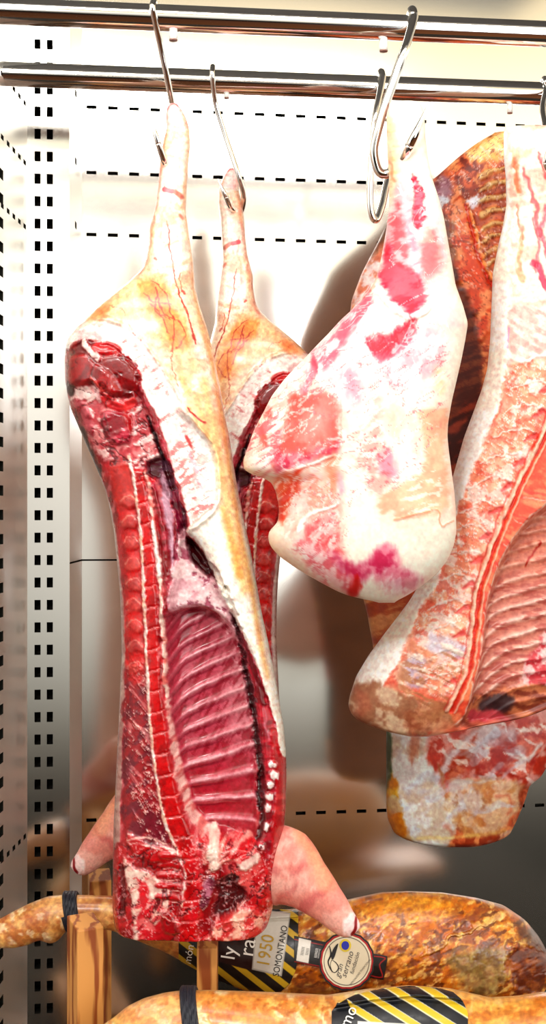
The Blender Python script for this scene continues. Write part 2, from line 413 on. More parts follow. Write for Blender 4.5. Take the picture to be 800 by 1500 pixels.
# ------------------------------------------------------------------ setting: perforated steel cabinet
def holed_wall(name, O, U, Vz, us, vs, holes, Nrm, depth=.012, steel=None):
    """grid wall with recessed slots. O origin, U unit along, z up. holes: set of (u0,u1,v0,v1)"""
    ub = sorted({round(a, 5) for a in us} | {round(h[k], 5) for h in holes for k in (0, 1)})
    vb = sorted({round(a, 5) for a in vs} | {round(h[k], 5) for h in holes for k in (2, 3)})
    hs = [tuple(round(a, 5) for a in h[:4]) for h in holes]
    import bisect
    H = set()
    for u0, u1, v0, v1 in hs:
        for i in range(bisect.bisect_left(ub, u0), bisect.bisect_left(ub, u1)):
            for j in range(bisect.bisect_left(vb, v0), bisect.bisect_left(vb, v1)): H.add((i, j))
    V = []; Fc = []; mi = []; vid = {}
    def vert(i, j, k):
        if (i, j, k) not in vid:
            p = O+U*ub[i]+Vector((0, 0, 1))*vb[j]-Nrm*(depth*k); vid[(i, j, k)] = len(V); V.append(tuple(p))
        return vid[(i, j, k)]
    for i in range(len(ub)-1):
        for j in range(len(vb)-1):
            k = 1 if (i, j) in H else 0
            Fc.append((vert(i, j, k), vert(i+1, j, k), vert(i+1, j+1, k), vert(i, j+1, k))); mi.append(k)
            if k:
                for (di, dj, a, b_) in ((-1, 0, (i, j), (i, j+1)), (1, 0, (i+1, j), (i+1, j+1)), (0, -1, (i, j), (i+1, j)), (0, 1, (i, j+1), (i+1, j+1))):
                    if (i+di, j+dj) not in H:
                        Fc.append((vert(*a, 0), vert(*b_, 0), vert(*b_, 1), vert(*a, 1))); mi.append(1)
    me = bpy.data.meshes.new(name); me.from_pydata(V, [], Fc); me.materials.append(steel or M_steel); me.materials.append(M_pocket)
    me.polygons.foreach_set('material_index', mi); me.update()
    o = link_mesh(name, me, None); return tag(o, kind='structure')

TW = .15; DW = 2.5
Uw = Vector((1, TW, 0)).normalized(); Nw = Vector((TW, -1, 0)).normalized()
def on_wall(px, D=DW):      # distance along the wall from its point at px=400
    k = (px-400)/F; Y = D/(1-TW*k); return (k*Y)/Uw.x
ZB, ZT = .30, 2.75
def wz(py400): return CZ-(py400-750)*DW/F
u_left = on_wall(120); u_right = on_wall(1050)
holes = []
uh = 1.0*(on_wall(160.5)-on_wall(130))
for yy in (168.5, 262.5, 351.5, 1192.5):
    zc = wz(yy)
    u = on_wall(134)
    while u < u_right-.1:
        holes.append((u-.0090, u+.0090, zc-.0031, zc+.0031)); u += .0381
hs_u = on_wall(300)
holes.append((u_left, hs_u, wz(819)-.0015, wz(819)+.0015))
holed_wall('wall_back', Vector((0, DW, 0)), Uw, None, (u_left, u_right), (ZB, ZT), holes, Nw)
# corner upright standing in front of the back wall
DU = 2.30*(1+TW*298/F)
def up_(px): return on_wall(px, DU)
hl = []
p33 = 32.75*2.30/F
z = CZ-(61-750)*2.28/F
k = 0
while z > .35:
    for a, b_ in ((50.5, 59.5), (68.5, 77.5)):
        hl.append((up_(a), up_(b_), z-.0085, z+.0085))
    z -= p33
holed_wall('trim_1', Vector((0, DU, 0)), Uw, None, (up_(40), up_(102)), (ZB, ZT), hl, Nw, .03)
pa = Vector((0, DU, 0))+Uw*up_(102); pb = Vector((0, DW, 0))+Uw*u_left
Us = (pb-pa).normalized(); Ns = Vector((Us.y, -Us.x, 0)); Lr = (pb-pa).length
hl = []
for yy in (168.5, 262.5, 351.5):
    zc = wz(yy+0); hl.append((Lr*.42, Lr*.55, zc-.006, zc+.006))
hl.append((0., Lr, wz(819)-.0015, wz(819)+.0015))
holed_wall('trim_2', pa, Us, None, (0., Lr), (ZB, ZT), hl, Ns, steel=M_side)
# left side wall
pc = Vector((0, DU, 0))+Uw*up_(40)
pdn = Vector((-.2*2.1-.001, 2.1, 0)); Ud = (pc-pdn).normalized()
start = pc-Ud*1.1; Nd = Vector((Ud.y, -Ud.x, 0))
hl = []
def along(px):   # distance from start where the side wall is seen at px
    k = (px-400)/F; # start + s*Ud : x = k*y
    return (k*start.y-start.x)/(Ud.x-k*Ud.y)
for (px_, py_) in ((5, 110), (5, 203), (5, 303), (5, 1258)):
    s_ = along(px_); yq = (start+Ud*s_).y; zc = CZ-(py_-750)*yq/F
    s_ = along(38)
    for k in range(20):
        a = s_-k*.0381
        if a < .02: break
        hl.append((a-.018, a, zc-.004, zc+.004))
s5 = along(2); yq = (start+Ud*s5).y
z = CZ-(255-750)*yq/F
while z > .35:
    hl.append((s5-.025, s5+.012, z-.008, z+.008)); z -= p33
holed_wall('wall_left', start, Ud, None, (0., 1.1), (ZB, ZT), [h for h in hl if h[1] < 1.1], Nd, steel=M_side)
def quadbox(name, x0, x1, y0, y1, z0, z1, m, parent=None, kind=None):
    V = [(x, y, z) for x in (x0, x1) for y in (y0, y1) for z in (z0, z1)]
    Fc = [(0, 1, 3, 2), (4, 6, 7, 5), (0, 4, 5, 1), (2, 3, 7, 6), (0, 2, 6, 4), (1, 5, 7, 3)]
    me = bpy.data.meshes.new(name); me.from_pydata(V, [], Fc); me.update(); o = link_mesh(name, me, m, parent)
    if kind: tag(o, kind=kind)
    return o
quadbox('floor', -.75, 1.1, 1.1, 2.72, ZB-.03, ZB, M_floor, kind='structure')
quadbox('ceiling', -.75, 1.1, 1.25, 2.72, ZT, ZT+.03, M_ceil, kind='structure')

# ------------------------------------------------------------------ rails, pegs
TR = .118; Ur = Vector((1, TR, 0)).normalized()
HR = None
def rail_point(px, D, zr):
    k = (px-400)/F; Y = D/(1-TR*k); return Vector((k*Y, Y, zr))
D1 = 1.90; D2 = 2.19
Z1 = CZ+(750-33)*D1/F; Z2 = CZ+(750-123)*D2/F
def rail(name, D, z, r, label):
    a = rail_point(-320, D, z); b_ = rail_point(1080, D, z)
    pts = [a+(b_-a)*t_ for t_ in (0, .33, .66, 1)]
    o = tube(name, [tuple(p) for p in pts], [r]*4, M_chrome, seg=40, smooth_n=2)
    return tag(o, label, 'rail', 'steel hanging rails under the cabinet ceiling')
rail('hanging_rail', D1, Z1, .0178, 'upper polished steel hanging rail running along the top edge')
rail('hanging_rail', D2, Z2, .0188, 'lower polished steel hanging rail, behind the upper one')
def peg(px, py0, py1, D, label):
    p = rail_point(px, D, 0); s = p.y/F
    a = Vector((p.x, p.y, CZ-(py0-750)*s)); b_ = Vector((p.x, p.y, CZ-(py1-750)*s))
    r = 6.2*s if D == D1 else 4*s
    root = empty('rail_peg', tuple(b_), label=label, cat='peg', group='short pegs under the hanging rails')
    tube('shaft', [tuple(a), tuple((a+b_)/2), tuple(b_)], [r]*3, M_white, root, seg=20, smooth_n=2)
    tube('tip', [tuple(b_+Vector((0, 0, .0005))), tuple(b_-Vector((0, 0, .0008))), tuple(b_-Vector((0, 0, .0016)))], [r*.98]*3, M_pin, root, seg=20, smooth_n=2)
peg(254, 22, 58, D1, 'small white peg under the upper rail, right of the leftmost hook')
peg(562, 40, 74, D1, 'small white peg under the upper rail, left of the large hook')
peg(332, 120, 143, D2, 'tiny peg under the lower rail between the two leg hooks')
peg(747, 140, 165, D2, 'tiny peg under the lower rail near the right edge')

# ------------------------------------------------------------------ whole carcass, split half
C1_L = [(152, 250), (160, 244), (175, 243), (190, 244), (208, 239), (225, 236), (245, 234), (275, 232), (300, 229), (320, 224), (337, 219), (355, 219), (375, 216), (388, 213), (400, 206), (420, 185), (440, 160), (455, 143), (468, 130), (480, 115), (495, 103), (510, 98), (530, 96), (560, 97), (580, 100), (600, 105), (630, 118), (660, 131), (690, 144), (720, 156), (750, 163), (780, 168), (820, 172), (860, 176), (900, 178), (960, 179), (1020, 176), (1060, 174), (1100, 172), (1160, 169), (1200, 167), (1250, 166), (1300, 165), (1325, 165), (1348, 167), (1360, 170), (1366, 176)]
C1_R = [(152, 258), (160, 266), (175, 274), (190, 278), (215, 279), (240, 276), (270, 274), (310, 272), (345, 277), (385, 283), (420, 285), (450, 293), (480, 303), (510, 311), (540, 317), (570, 323), (600, 328), (640, 336), (680, 342), (720, 349), (760, 357), (800, 366), (850, 375), (900, 384), (940, 393), (980, 401), (1020, 408), (1060, 415), (1100, 419), (1140, 420), (1180, 419), (1220, 416), (1260, 411), (1300, 405), (1328, 400), (1340, 397), (1352, 393), (1361, 388), (1366, 376)]
def rows_from(L, R_):
    ys = sorted({a for a, _ in L} | {a for a, _ in R_})
    return [(y, float(np.interp(y, [a for a, _ in L], [b for _, b in L])), float(np.interp(y, [a for a, _ in R_], [b for _, b in R_]))) for y in ys]
SPL = [(660, 188), (700, 196), (765, 205), (830, 210), (900, 213), (1000, 217), (1060, 221), (1130, 228), (1200, 241), (1250, 262), (1280, 272), (1300, 270), (1350, 261), (1375, 259)]
def spx(y, d=0): return np.interp(y, [a for a, _ in SPL], [b for _, b in SPL])+d
SPR = [(660, 205), (700, 212), (765, 222), (830, 228), (900, 231), (1000, 235), (1060, 244), (1130, 255), (1200, 275), (1250, 289), (1300, 297), (1350, 292), (1380, 290)]
RIB = [(243, 903), (262, 896), (290, 892), (320, 905), (345, 940), (356, 975), (366, 1010), (372, 1060), (376, 1110), (377, 1160), (375, 1205), (368, 1238), (345, 1236), (325, 1228), (300, 1228), (283, 1205), (268, 1175), (255, 1120), (248, 1070), (243, 1000), (241, 940)]
STRIP = [(268, 600), (300, 640), (316, 676), (319, 715), (310, 748), (276, 772), (276, 782), (296, 805), (314, 846), (330, 882), (352, 920), (370, 960), (385, 1000), (398, 1040), (407, 1072), (412, 1110), (424, 1110), (424, 1040), (410, 980), (392, 900), (375, 810), (360, 730), (350, 660), (336, 600), (300, 590)]
LEGSKIN = [(240, 140), (290, 150), (300, 400), (330, 560), (345, 640), (330, 660), (300, 640), (275, 602), (255, 570), (235, 537), (213, 506), (188, 483), (160, 471), (128, 467), (100, 470), (100, 440), (200, 370), (210, 200)]
def paint_carcass(x, y):
    s = Paint(x, y, (198, 40, 52), 3)
    s.speck((150, 12, 28), (.05, .03, 10), .52, .08)
    s.speck((235, 150, 150), (.12, .05, 20), .60, .06, .7)
    # --- upper pelvis flesh, fat collar
    s.poly((250, 232, 226), [(96, 500), (112, 478), (135, 467), (165, 468), (190, 481), (215, 505), (240, 540), (262, 575), (290, 622), (322, 662), (320, 740), (278, 775), (262, 735), (250, 690), (235, 650), (220, 615), (206, 575), (205, 545), (190, 525), (160, 505), (125, 500), (105, 512)], 2, 3, h=.006, c2=(255, 246, 238), f=(.05, .03, 40), thr=.5)
    s.speck((214, 120, 120), (.16, .05, 62), .66, .04, .8, [(150, 480), (215, 520), (260, 600), (300, 680), (318, 740), (280, 770), (255, 690), (215, 590), (190, 520)])
    s.speck((232, 176, 160), (.10, .04, 60), .58, .05, .7, [(120, 475), (165, 480), (180, 520), (150, 540), (110, 500)])
    s.poly((212, 150, 150), [(115, 485), (150, 490), (158, 520), (140, 512), (118, 503)], 3, 4, alpha=.5)
    # pelvis under-tone
    s.poly((226, 138, 138), [(102, 560), (150, 560), (205, 575), (222, 615), (245, 660), (258, 720), (240, 715), (205, 690), (170, 680), (140, 660), (118, 625)], 3, 5, c2=(190, 60, 70), f=(.07, .05, 40), thr=.46)
    s.speck((248, 214, 208), (.12, .05, 70), .57, .05, .9, [(105, 570), (200, 580), (245, 660), (250, 700), (150, 670), (115, 620)], h=.001)
    # round thigh muscles
    s.poly((166, 10, 24), [(98, 535), (103, 512), (120, 500), (145, 506), (170, 512), (192, 527), (207, 552), (206, 572), (195, 585), (170, 582), (150, 570), (128, 566), (108, 570), (98, 560)], 1.5, 3, h=.010, c2=(120, 0, 12), f=(.05, .03, 35), thr=.5, hsoft=9)
    s.poly((203, 22, 30), [(138, 505), (165, 502), (180, 515), (160, 520), (140, 516)], 2, 2, alpha=.9, h=.003)
    s.poly((140, 4, 16), [(148, 530), (175, 522), (195, 535), (203, 560), (190, 566), (172, 556), (155, 545)], 2, 2, h=.004, hsoft=8)
    s.poly((168, 24, 30), [(98, 530), (120, 520), (140, 532), (165, 552), (174, 572), (160, 580), (140, 562), (118, 568), (101, 560)], 2, 2, h=.006, c2=(132, 10, 20), f=(.08, .03, 40), thr=.55, hsoft=6)
    s.line((222, 90, 80), [(136, 556), (150, 572), (164, 588), (180, 594)], (3, 6), 1.5, 1, h=.002)
    s.poly((196, 22, 34), [(140, 560), (158, 580), (180, 588), (200, 585), (196, 600), (172, 602), (152, 592)], 2, 2, h=.004, c2=(225, 60, 60), f=(.1, .05, 30), thr=.5)
    s.poly((246, 214, 206), [(126, 497), (136, 512), (148, 524), (144, 531), (132, 520), (122, 508)], 1.5, 1.5, h=.003)
    s.poly((245, 205, 200), [(106, 572), (130, 568), (138, 580), (126, 586), (112, 582)], 2, 2, h=.003)
    s.poly((244, 190, 190), [(137, 566), (146, 572), (147, 586), (140, 584)], 1.5, 1.5, h=.003)
    s.poly((60, 0, 10), [(97, 560), (110, 570), (105, 580), (98, 575)], 2, 1)
    s.poly((150, 18, 36), [(106, 585), (125, 590), (140, 620), (138, 640), (120, 622)], 2, 3, h=.004, c2=(200, 90, 100), f=(.12, .04, 55), thr=.55)
    s.poly((148, 20, 40), [(152, 602), (172, 605), (188, 612), (190, 640), (178, 652), (160, 646), (152, 625)], 2, 3, h=.006, c2=(196, 60, 80), f=(.08, .04, 80), thr=.56)
    s.poly((176, 20, 30), [(180, 606), (196, 610), (194, 636), (188, 628)], 2, 2, h=.002)
    s.poly((70, 0, 8), [(108, 600), (118, 620), (135, 655), (148, 690), (150, 720), (140, 690), (122, 655)], 3, 3)
    # long muscle strip along the leg edge
    s.line((150, 10, 32), [(206, 566), (214, 588), (228, 616), (240, 650), (250, 685), (262, 722), (272, 760), (276, 790)], (9, 9), 1.2, 2, h=.007, c2=(192, 52, 74), f=(.15, .03, 72), thr=.6)
    s.line((40, 0, 10), [(216, 610), (232, 650), (244, 690), (252, 715)], (3, 8), 2, 2, h=-.006)
    # hollow behind the flap: blood-dark flesh with its shade painted in
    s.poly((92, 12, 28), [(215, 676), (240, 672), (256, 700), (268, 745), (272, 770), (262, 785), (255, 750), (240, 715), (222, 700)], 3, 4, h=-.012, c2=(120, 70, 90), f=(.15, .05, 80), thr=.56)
    s.poly((206, 160, 176), [(236, 690), (246, 720), (254, 770), (252, 850), (246, 860), (244, 780), (236, 730)], 2, 3, h=-.004)
    # tenderloins
    s.line((150, 24, 62), [(256, 722), (262, 755), (262, 790), (256, 815)], (12, 7), 1.5, 2, h=.005, c2=(110, 10, 40), f=(.1, .03, 90), thr=.55)
    s.line((146, 6, 26), [(224, 712), (234, 745), (242, 790), (247, 840), (247, 880), (242, 898)], (8, 12), 1.5, 2, h=.010, hsoft=4, c2=(190, 60, 80), f=(.15, .03, 82), thr=.57)
    # --- leaf fat in the belly
    s.poly((224, 168, 176), [(262, 792), (270, 776), (278, 795), (285, 815), (298, 828), (318, 846), (338, 868), (352, 900), (352, 950), (335, 925), (318, 904), (292, 890), (268, 897), (250, 903), (247, 875), (254, 830)], 2, 4, h=.006, c2=(240, 205, 206), f=(.05, .05, 0), thr=.48)
    s.speck((170, 70, 96), (.09, .09, 0), .66, .03, .8, [(262, 800), (300, 830), (345, 890), (330, 915), (290, 885), (252, 895), (256, 835)], h=-.002)
    s.poly((78, 0, 12), [(273, 786), (286, 800), (304, 818), (322, 846), (330, 862), (316, 852), (296, 836), (282, 822), (275, 806)], 2, 3, h=-.02, c2=(120, 4, 20), f=(.06, .06, 0), thr=.55)  # deep maroon hollow: blood-dark, shade included in the colour
    s.line((168, 6, 20), [(248, 902), (266, 896), (284, 892)], (8, 3), 2, 2)
    s.line((168, 6, 20), [(290, 900), (300, 905), (308, 908)], (5, 3), 2, 2)
    # --- rib cage: curved ribs
    p = crom(RIB, True, 4); idx = s._sel(p, 20); X, Yy = s.x[idx], s.y[idx]
    wx = (fbm(X*.06, Yy*.06, 77, 3)-.5)*8
    d = sd_poly(X+wx, Yy, p); m = sst(2, -3, d)
    slope = np.interp(Yy, [900, 1000, 1100, 1160, 1220], [.50, .42, .30, .12, .02])
    u_ = X-243
    bend = np.where(u_ < 35, (35-u_)**2*.016*np.interp(Yy, [900, 1100, 1200], [1, 1, 1.6]), 0)
    yy = Yy+slope*u_-bend+(fbm(X*.03, Yy*.03, 78, 2)-.5)*5
    ph = (yy/np.interp(Yy, [900, 1230], [25.5, 25.5])) % 1.0
    bone = np.exp(-((ph-.5)/.15)**2)*(.75+.5*fbm(X*.05, Yy*.05, 88, 3))
    fib = fbm((X*.85+Yy*.5)*.22, (Yy*.85-X*.5)*.05, 80, 3)
    rc = np.array([190, 70, 90.])[None]*(1-bone[:, None])+np.array([230, 162, 170.])[None]*bone[:, None]
    right = sst(300, 360, X)*sst(1180, 1020, Yy)
    rc = rc*(1-right[:, None]*.55)+np.array([226, 160, 164.])[None]*right[:, None]*.55
    fm = sst(.5, .62, fib)*(1-bone*.8)*.75
    rc = rc*(1-fm[:, None])+np.array([150, 18, 40.])[None]*fm[:, None]
    low = sst(1060, 1180, Yy)[:, None]*(1-bone[:, None])*.7
    rc = rc*(1-low)+np.array([176, 14, 38.])[None]*low
    lt = sst(275, 250, X)[:, None]*.55
    rc = rc*(1-lt)+np.array([170, 40, 60.])[None]*lt
    edge = np.exp(-((ph-.80)/.05)**2)[:, None]*.55*sst(345, 300, X)[:, None]
    rc = rc*(1-edge)+np.array([110, 12, 34.])[None]*edge
    s.c[idx] = s.c[idx]*(1-m[:, None])+rc*m[:, None]
    mh = sst(8, -8, d)
    s.h[idx] += mh*(-.034+bone*.0042)+mh*.016*np.clip((X-305)/62, -1, 1)**2
    # dark seam right of the ribs, streaky belly muscle
    s.poly((140, 10, 30), [(330, 868), (346, 888), (362, 925), (380, 975), (396, 1030), (408, 1078), (416, 1130), (414, 1200), (405, 1270), (385, 1300), (372, 1240), (380, 1200), (380, 1120), (376, 1060), (366, 1000), (352, 930), (338, 890)], 2, 2, c2=(200, 44, 62), f=(.1, .03, 78), thr=.5)
    s.line((232, 180, 190), [(352, 900), (364, 940), (374, 975), (378, 1010)], (3, 5), 2, 3, alpha=.7)
    s.line((226, 150, 160), [(378, 985), (386, 1020), (390, 1060), (394, 1085)], (3, 5), 2, 3, alpha=.6)
    s.line((120, 4, 24), [(352, 925), (366, 965), (378, 1000), (386, 1030)], (7, 8), 1.5, 2, h=.003)
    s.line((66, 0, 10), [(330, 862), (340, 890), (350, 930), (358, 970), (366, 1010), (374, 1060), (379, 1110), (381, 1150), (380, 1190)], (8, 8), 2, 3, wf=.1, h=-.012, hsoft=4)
    s.speck((230, 160, 168), (.14, .14, 0), .62, .04, .9, [(318, 905), (345, 930), (352, 960), (352, 990), (335, 960)], 3)
    s.poly((186, 18, 32), [(396, 1075), (410, 1070), (421, 1100), (421, 1190), (415, 1250), (405, 1310), (396, 1330), (380, 1320), (392, 1260), (400, 1200), (404, 1140)], 2, 2, h=.006, c2=(214, 60, 62), f=(.12, .02, 90), thr=.6, hsoft=4)
    s.line((250, 220, 205), [(421, 1060), (423, 1130), (420, 1200), (412, 1270), (402, 1330)], (6, 5), 1, 1)
    for (a, b_, r) in ((400, 1120, 6), (401, 1134, 6.5), (396, 1150, 6), (394, 1166, 6.5), (392, 1184, 6), (388, 1212, 6), (383, 1240, 6)):
        s.poly((255, 240, 236), [(a-r, b_), (a-2, b_-r+1), (a+r-1, b_-3), (a+r-2, b_+r-2), (a-2, b_+r-1)], 1, 1.5, .1, h=.004, hsoft=2)
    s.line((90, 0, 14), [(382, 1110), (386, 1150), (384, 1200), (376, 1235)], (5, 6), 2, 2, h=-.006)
    # --- skin strip (belly edge)
    s.poly((255, 246, 232), [(262, 598), (290, 626), (314, 664), (319, 715), (310, 748), (276, 772), (276, 782), (296, 805), (314, 846), (330, 882), (352, 920), (370, 960), (385, 1000), (398, 1040), (407, 1072), (412, 1104), (430, 1104), (430, 1040), (415, 980), (398, 900), (380, 810), (365, 730), (355, 660), (340, 600), (300, 560)], 1.2, 1.2, h=.016, hsoft=5)
    s.line((236, 170, 160), [(277, 776), (288, 762), (303, 748), (311, 742)], (2, 4), 1.5, 2, h=-.002)
    s.speck((228, 150, 140), (.12, .05, 70), .64, .04, .6, [(262, 600), (290, 630), (315, 680), (317, 730), (285, 765), (270, 690)])
    s.line((206, 186, 214), [(276, 660), (284, 680), (290, 690)], (3, 6), 3, 3, alpha=.5)
    s.line((206, 186, 214), [(284, 700), (296, 720)], (3, 5), 3, 3, alpha=.4)
    # --- leg skin
    s.poly((255, 236, 222), LEGSKIN, 1.2, 1.5, h=.004, hsoft=3, c2=(255, 218, 190), f=(.02, .012, 20), thr=.52)
    s.line((255, 214, 150), [(298, 560), (312, 620), (324, 680), (334, 740), (346, 800), (362, 860)], (14, 20), 7, 2, alpha=.85)
    s.line((250, 176, 96), [(326, 745), (338, 790), (352, 840)], (5, 14), 6, 3, alpha=.8)
    s.line((246, 180, 108), [(283, 400), (292, 460), (308, 520), (322, 590), (333, 660), (342, 720), (352, 780), (366, 850), (380, 930), (392, 990)], (6, 7), 4, 1, alpha=.75)
    s.poly((255, 222, 204), [(238, 145), (284, 150), (284, 400), (205, 400), (225, 300)], 4, 3, alpha=.9, c2=(255, 236, 220), f=(.05, .02, 80), thr=.52)
    s.poly((250, 172, 104), [(126, 466), (150, 445), (200, 405), (240, 410), (262, 450), (276, 500), (284, 560), (262, 552), (245, 512), (215, 490), (180, 475), (150, 468)], 8, 6, .03, alpha=.75, c2=(255, 204, 150), f=(.03, .03, 0), thr=.52)
    s.poly((240, 140, 62), [(205, 410), (235, 418), (262, 450), (275, 492), (270, 516), (250, 500), (225, 455), (205, 440)], 6, 5, alpha=.7)
    s.poly((250, 130, 70), [(125, 470), (150, 448), (165, 446), (150, 470)], 6, 3, alpha=.6)
    s.poly((248, 184, 104), [(262, 552), (278, 560), (300, 600), (310, 640), (300, 640), (280, 606)], 5, 3, alpha=.6)
    s.poly((252, 150, 90), [(216, 340), (226, 345), (222, 400), (210, 396)], 6, 2, alpha=.35)
    for pts, wd in (([(245, 325), (248, 350), (252, 380), (258, 410), (266, 440), (275, 465), (282, 485), (287, 505)], (1.6, 3.2)), ([(223, 413), (238, 425), (246, 440), (250, 458), (256, 475), (254, 495), (252, 515)], (1.6, 1.6)),
                    ([(210, 432), (225, 440), (240, 445), (252, 447)], (1.8, 1.4)), ([(228, 420), (232, 440), (244, 462), (262, 470)], (1.6, 1.6)), ([(218, 445), (236, 462), (250, 470)], (1.3, 1.3)), ([(252, 515), (253, 540), (262, 565)], (1.2, .8)),
                    ([(232, 428), (228, 450), (242, 470), (246, 488)], (1.5, 1.3)), ([(262, 400), (264, 415), (272, 430)], (1, 1)), ([(160, 448), (178, 452), (184, 462)], (.8, .8)), ([(262, 470), (272, 490), (264, 506), (256, 512)], (1.5, 1.5))):
        s.line((176, 34, 28), pts, wd, .9, 2.4, .12, alpha=.85)
    s.line((246, 150, 124), [(244, 160), (241, 200), (236, 240), (232, 280), (226, 315), (219, 350), (214, 385), (205, 402)], (4, 6), 3, 2, alpha=.8)
    s.line((246, 176, 120), [(270, 170), (278, 205), (275, 250), (272, 300), (278, 350), (284, 400), (287, 440)], (4, 6), 3, 2, alpha=.8)
    s.line((255, 120, 110), [(238, 270), (242, 300), (236, 330), (233, 350)], (2, 3), 3, 4, alpha=.5)
    s.line((206, 40, 60), [(242, 279), (252, 281)], 7, 1, 1, alpha=.9); s.line((206, 90, 70), [(256, 282), (266, 289)], 7, 1.5, 1, alpha=.8)
    s.line((210, 90, 70), [(264, 315), (268, 320)], 4, 1.5, 1, alpha=.7); s.line((210, 70, 60), [(227, 379), (229, 381)], 4, 1, 1, alpha=.8)
    s.poly((255, 180, 176), [(246, 150), (262, 156), (274, 176), (270, 200), (246, 190), (242, 170)], 6, 3, alpha=.6)
    s.line((230, 80, 90), [(246, 162), (254, 152), (262, 158)], (2, 3), 2, 1.5, alpha=.7)
    s.speck((246, 176, 130), (.06, .03, 80), .62, .06, .5, LEGSKIN)
    s.line((180, 20, 30), [(276, 600), (288, 614), (302, 620)], (1.5, 3), 1, 2); s.line((196, 60, 60), [(274, 640), (280, 655)], (5, 3), 1.5, 2)
    # --- left skin rim
    s.line((216, 176, 164), [(146, 700), (160, 745), (168, 790), (174, 850), (179, 920), (180, 980), (178, 1040), (174, 1110), (171, 1180), (169, 1240), (168, 1310), (169, 1380)], (5, 14), 1.2, 1, h=.003, c2=(196, 142, 134), f=(.1, .02, 90), thr=.5)
    # --- back muscle left of the spine, diagonal streaks
    s.poly((168, 14, 32), [(186, 960), (214, 965), (220, 1060), (226, 1130), (238, 1200), (256, 1250), (240, 1262), (205, 1250), (182, 1230), (180, 1100)], 2, 3, c2=(128, 20, 44), f=(.1, .05, 40), thr=.52)
    s.speck((240, 190, 180), (.035, .16, 48), .955, .03, .9, [(186, 975), (214, 975), (222, 1080), (232, 1170), (246, 1225), (230, 1240), (195, 1190), (182, 1080)], 4, h=.002, kind='ridge')
    s.speck((236, 170, 160), (.03, .16, 48), .60, .04, .6, [(190, 985), (214, 985), (222, 1100), (236, 1190), (215, 1200), (190, 1150)], 4)
    # spinous processes: pale domes between red blocks
    s.poly((172, 6, 18), [(160, 690), (200, 690), (205, 765), (210, 830), (214, 960), (214, 985), (186, 975), (184, 850), (178, 770)], 2, 2, c2=(214, 30, 34), f=(.08, .06, 20), thr=.5)
    s.poly((200, 60, 50), [(158, 680), (190, 676), (198, 720), (192, 745), (174, 740)], 5, 5, alpha=.7)
    for k in range(9):
        cy = 735+k*30.5; cx = float(np.interp(cy, [735, 830, 980], [188, 194, 198])); g = 9+.3*k
        s.poly((196, 62, 56), [(cx-12, cy+4), (cx-7, cy-7), (cx+3, cy-9), (cx+12, cy-2), (cx+11, cy+6), (cx-2, cy+9)], 2, 4, .1, h=.0022, hsoft=5, alpha=.6, c2=(216, 106, 90), f=(.1, .1, 0), thr=.5)
        s.line((236, 180, 160), [(cx-11, cy-1), (cx-4, cy-9), (cx+5, cy-9), (cx+11, cy-2)], 1.5, 1, 1.5, .15, alpha=.7)
        s.poly((228, 14, 22), [(cx-6, cy+11), (cx+8, cy+10), (cx+10, cy+20), (cx-4, cy+20)], 3, 2, alpha=.6)
    # vertebral bodies
    ys = np.arange(690, 1381, 10.); ctr = [((spx(v)+np.interp(v, [a for a, _ in SPR], [b_ for _, b_ in SPR]))/2, v) for v in ys]
    bodyp = [(spx(v)+1, v) for v in ys]+[(float(np.interp(v, [a for a, _ in SPR], [b_ for _, b_ in SPR])), v) for v in ys[::-1]]
    s.poly((206, 8, 18), bodyp, 1.5, 1.5, .1, h=.005, hsoft=4, c2=(176, 4, 14), f=(.08, .06, 0), thr=.55)
    for v in np.arange(706, 1370, 30.6 if True else 30):
        a = float(spx(v))+2; b_ = float(np.interp(v, [q_ for q_, _ in SPR], [q_ for _, q_ in SPR]))
        tl = 6 if v < 1150 else 8
        s.line((242, 150, 146), [(a, v+2), ((a+b_)/2, v), (b_, v-2)], 1.6, .8, 1.2, .15, h=-.002, alpha=.85)
    s.poly((214, 36, 52), [(280, 1230), (296, 1250), (300, 1300), (292, 1350), (275, 1350), (284, 1300), (278, 1260)], 4, 3, alpha=.6)
    # white cord lines
    s.line((250, 200, 178), [(float(spx(v, -.5)), v) for v in np.arange(668, 1375, 12)], (4.5, 4.5), 1, 1.6, .12, h=.003, c2=(255, 232, 224), f=(.1, .02, 90), thr=.5)
    s.line((250, 214, 200), [(214, 690), (222, 735), (228, 790), (234, 840), (236, 880), (239, 930), (241, 980), (243, 1020)], (6, 6), 1.2, 2.2, .1, h=.005, c2=(228, 120, 110), f=(.1, .03, 90), thr=.55)
    s.line((255, 236, 230), [(224, 765), (229, 800), (234, 842)], (5, 7), 1.5, 1, h=.002)
    s.line((222, 120, 116), [(245, 1030), (252, 1080), (262, 1140), (280, 1195), (300, 1225)], (6, 14), 2, 3, c2=(250, 206, 196), f=(.1, .06, 60), thr=.52, h=.003)
    # --- neck and shoulder cut
    s.poly((198, 14, 30), [(166, 1245), (200, 1250), (258, 1262), (268, 1290), (264, 1345), (258, 1385), (165, 1385)], 3, 3, c2=(166, 8, 22), f=(.06, .04, 70), thr=.5)
    s.poly((234, 178, 164), [(182, 1258), (196, 1272), (220, 1280), (244, 1300), (250, 1320), (242, 1340), (225, 1352), (212, 1340), (210, 1370), (198, 1378), (196, 1330), (186, 1290)], 2, 4, h=.003, c2=(244, 210, 196), f=(.08, .06, 60), thr=.5)
    s.poly((222, 30, 44), [(202, 1286), (214, 1300), (224, 1330), (214, 1350), (205, 1320)], 3, 3)
    s.speck((214, 50, 60), (.14, .06, 70), .56, .05, .8, [(190, 1275), (235, 1300), (240, 1345), (205, 1375), (192, 1320)])
    s.line((122, 0, 14), [(176, 1268), (180, 1300), (178, 1340)], (6, 9), 2, 2, h=-.004)
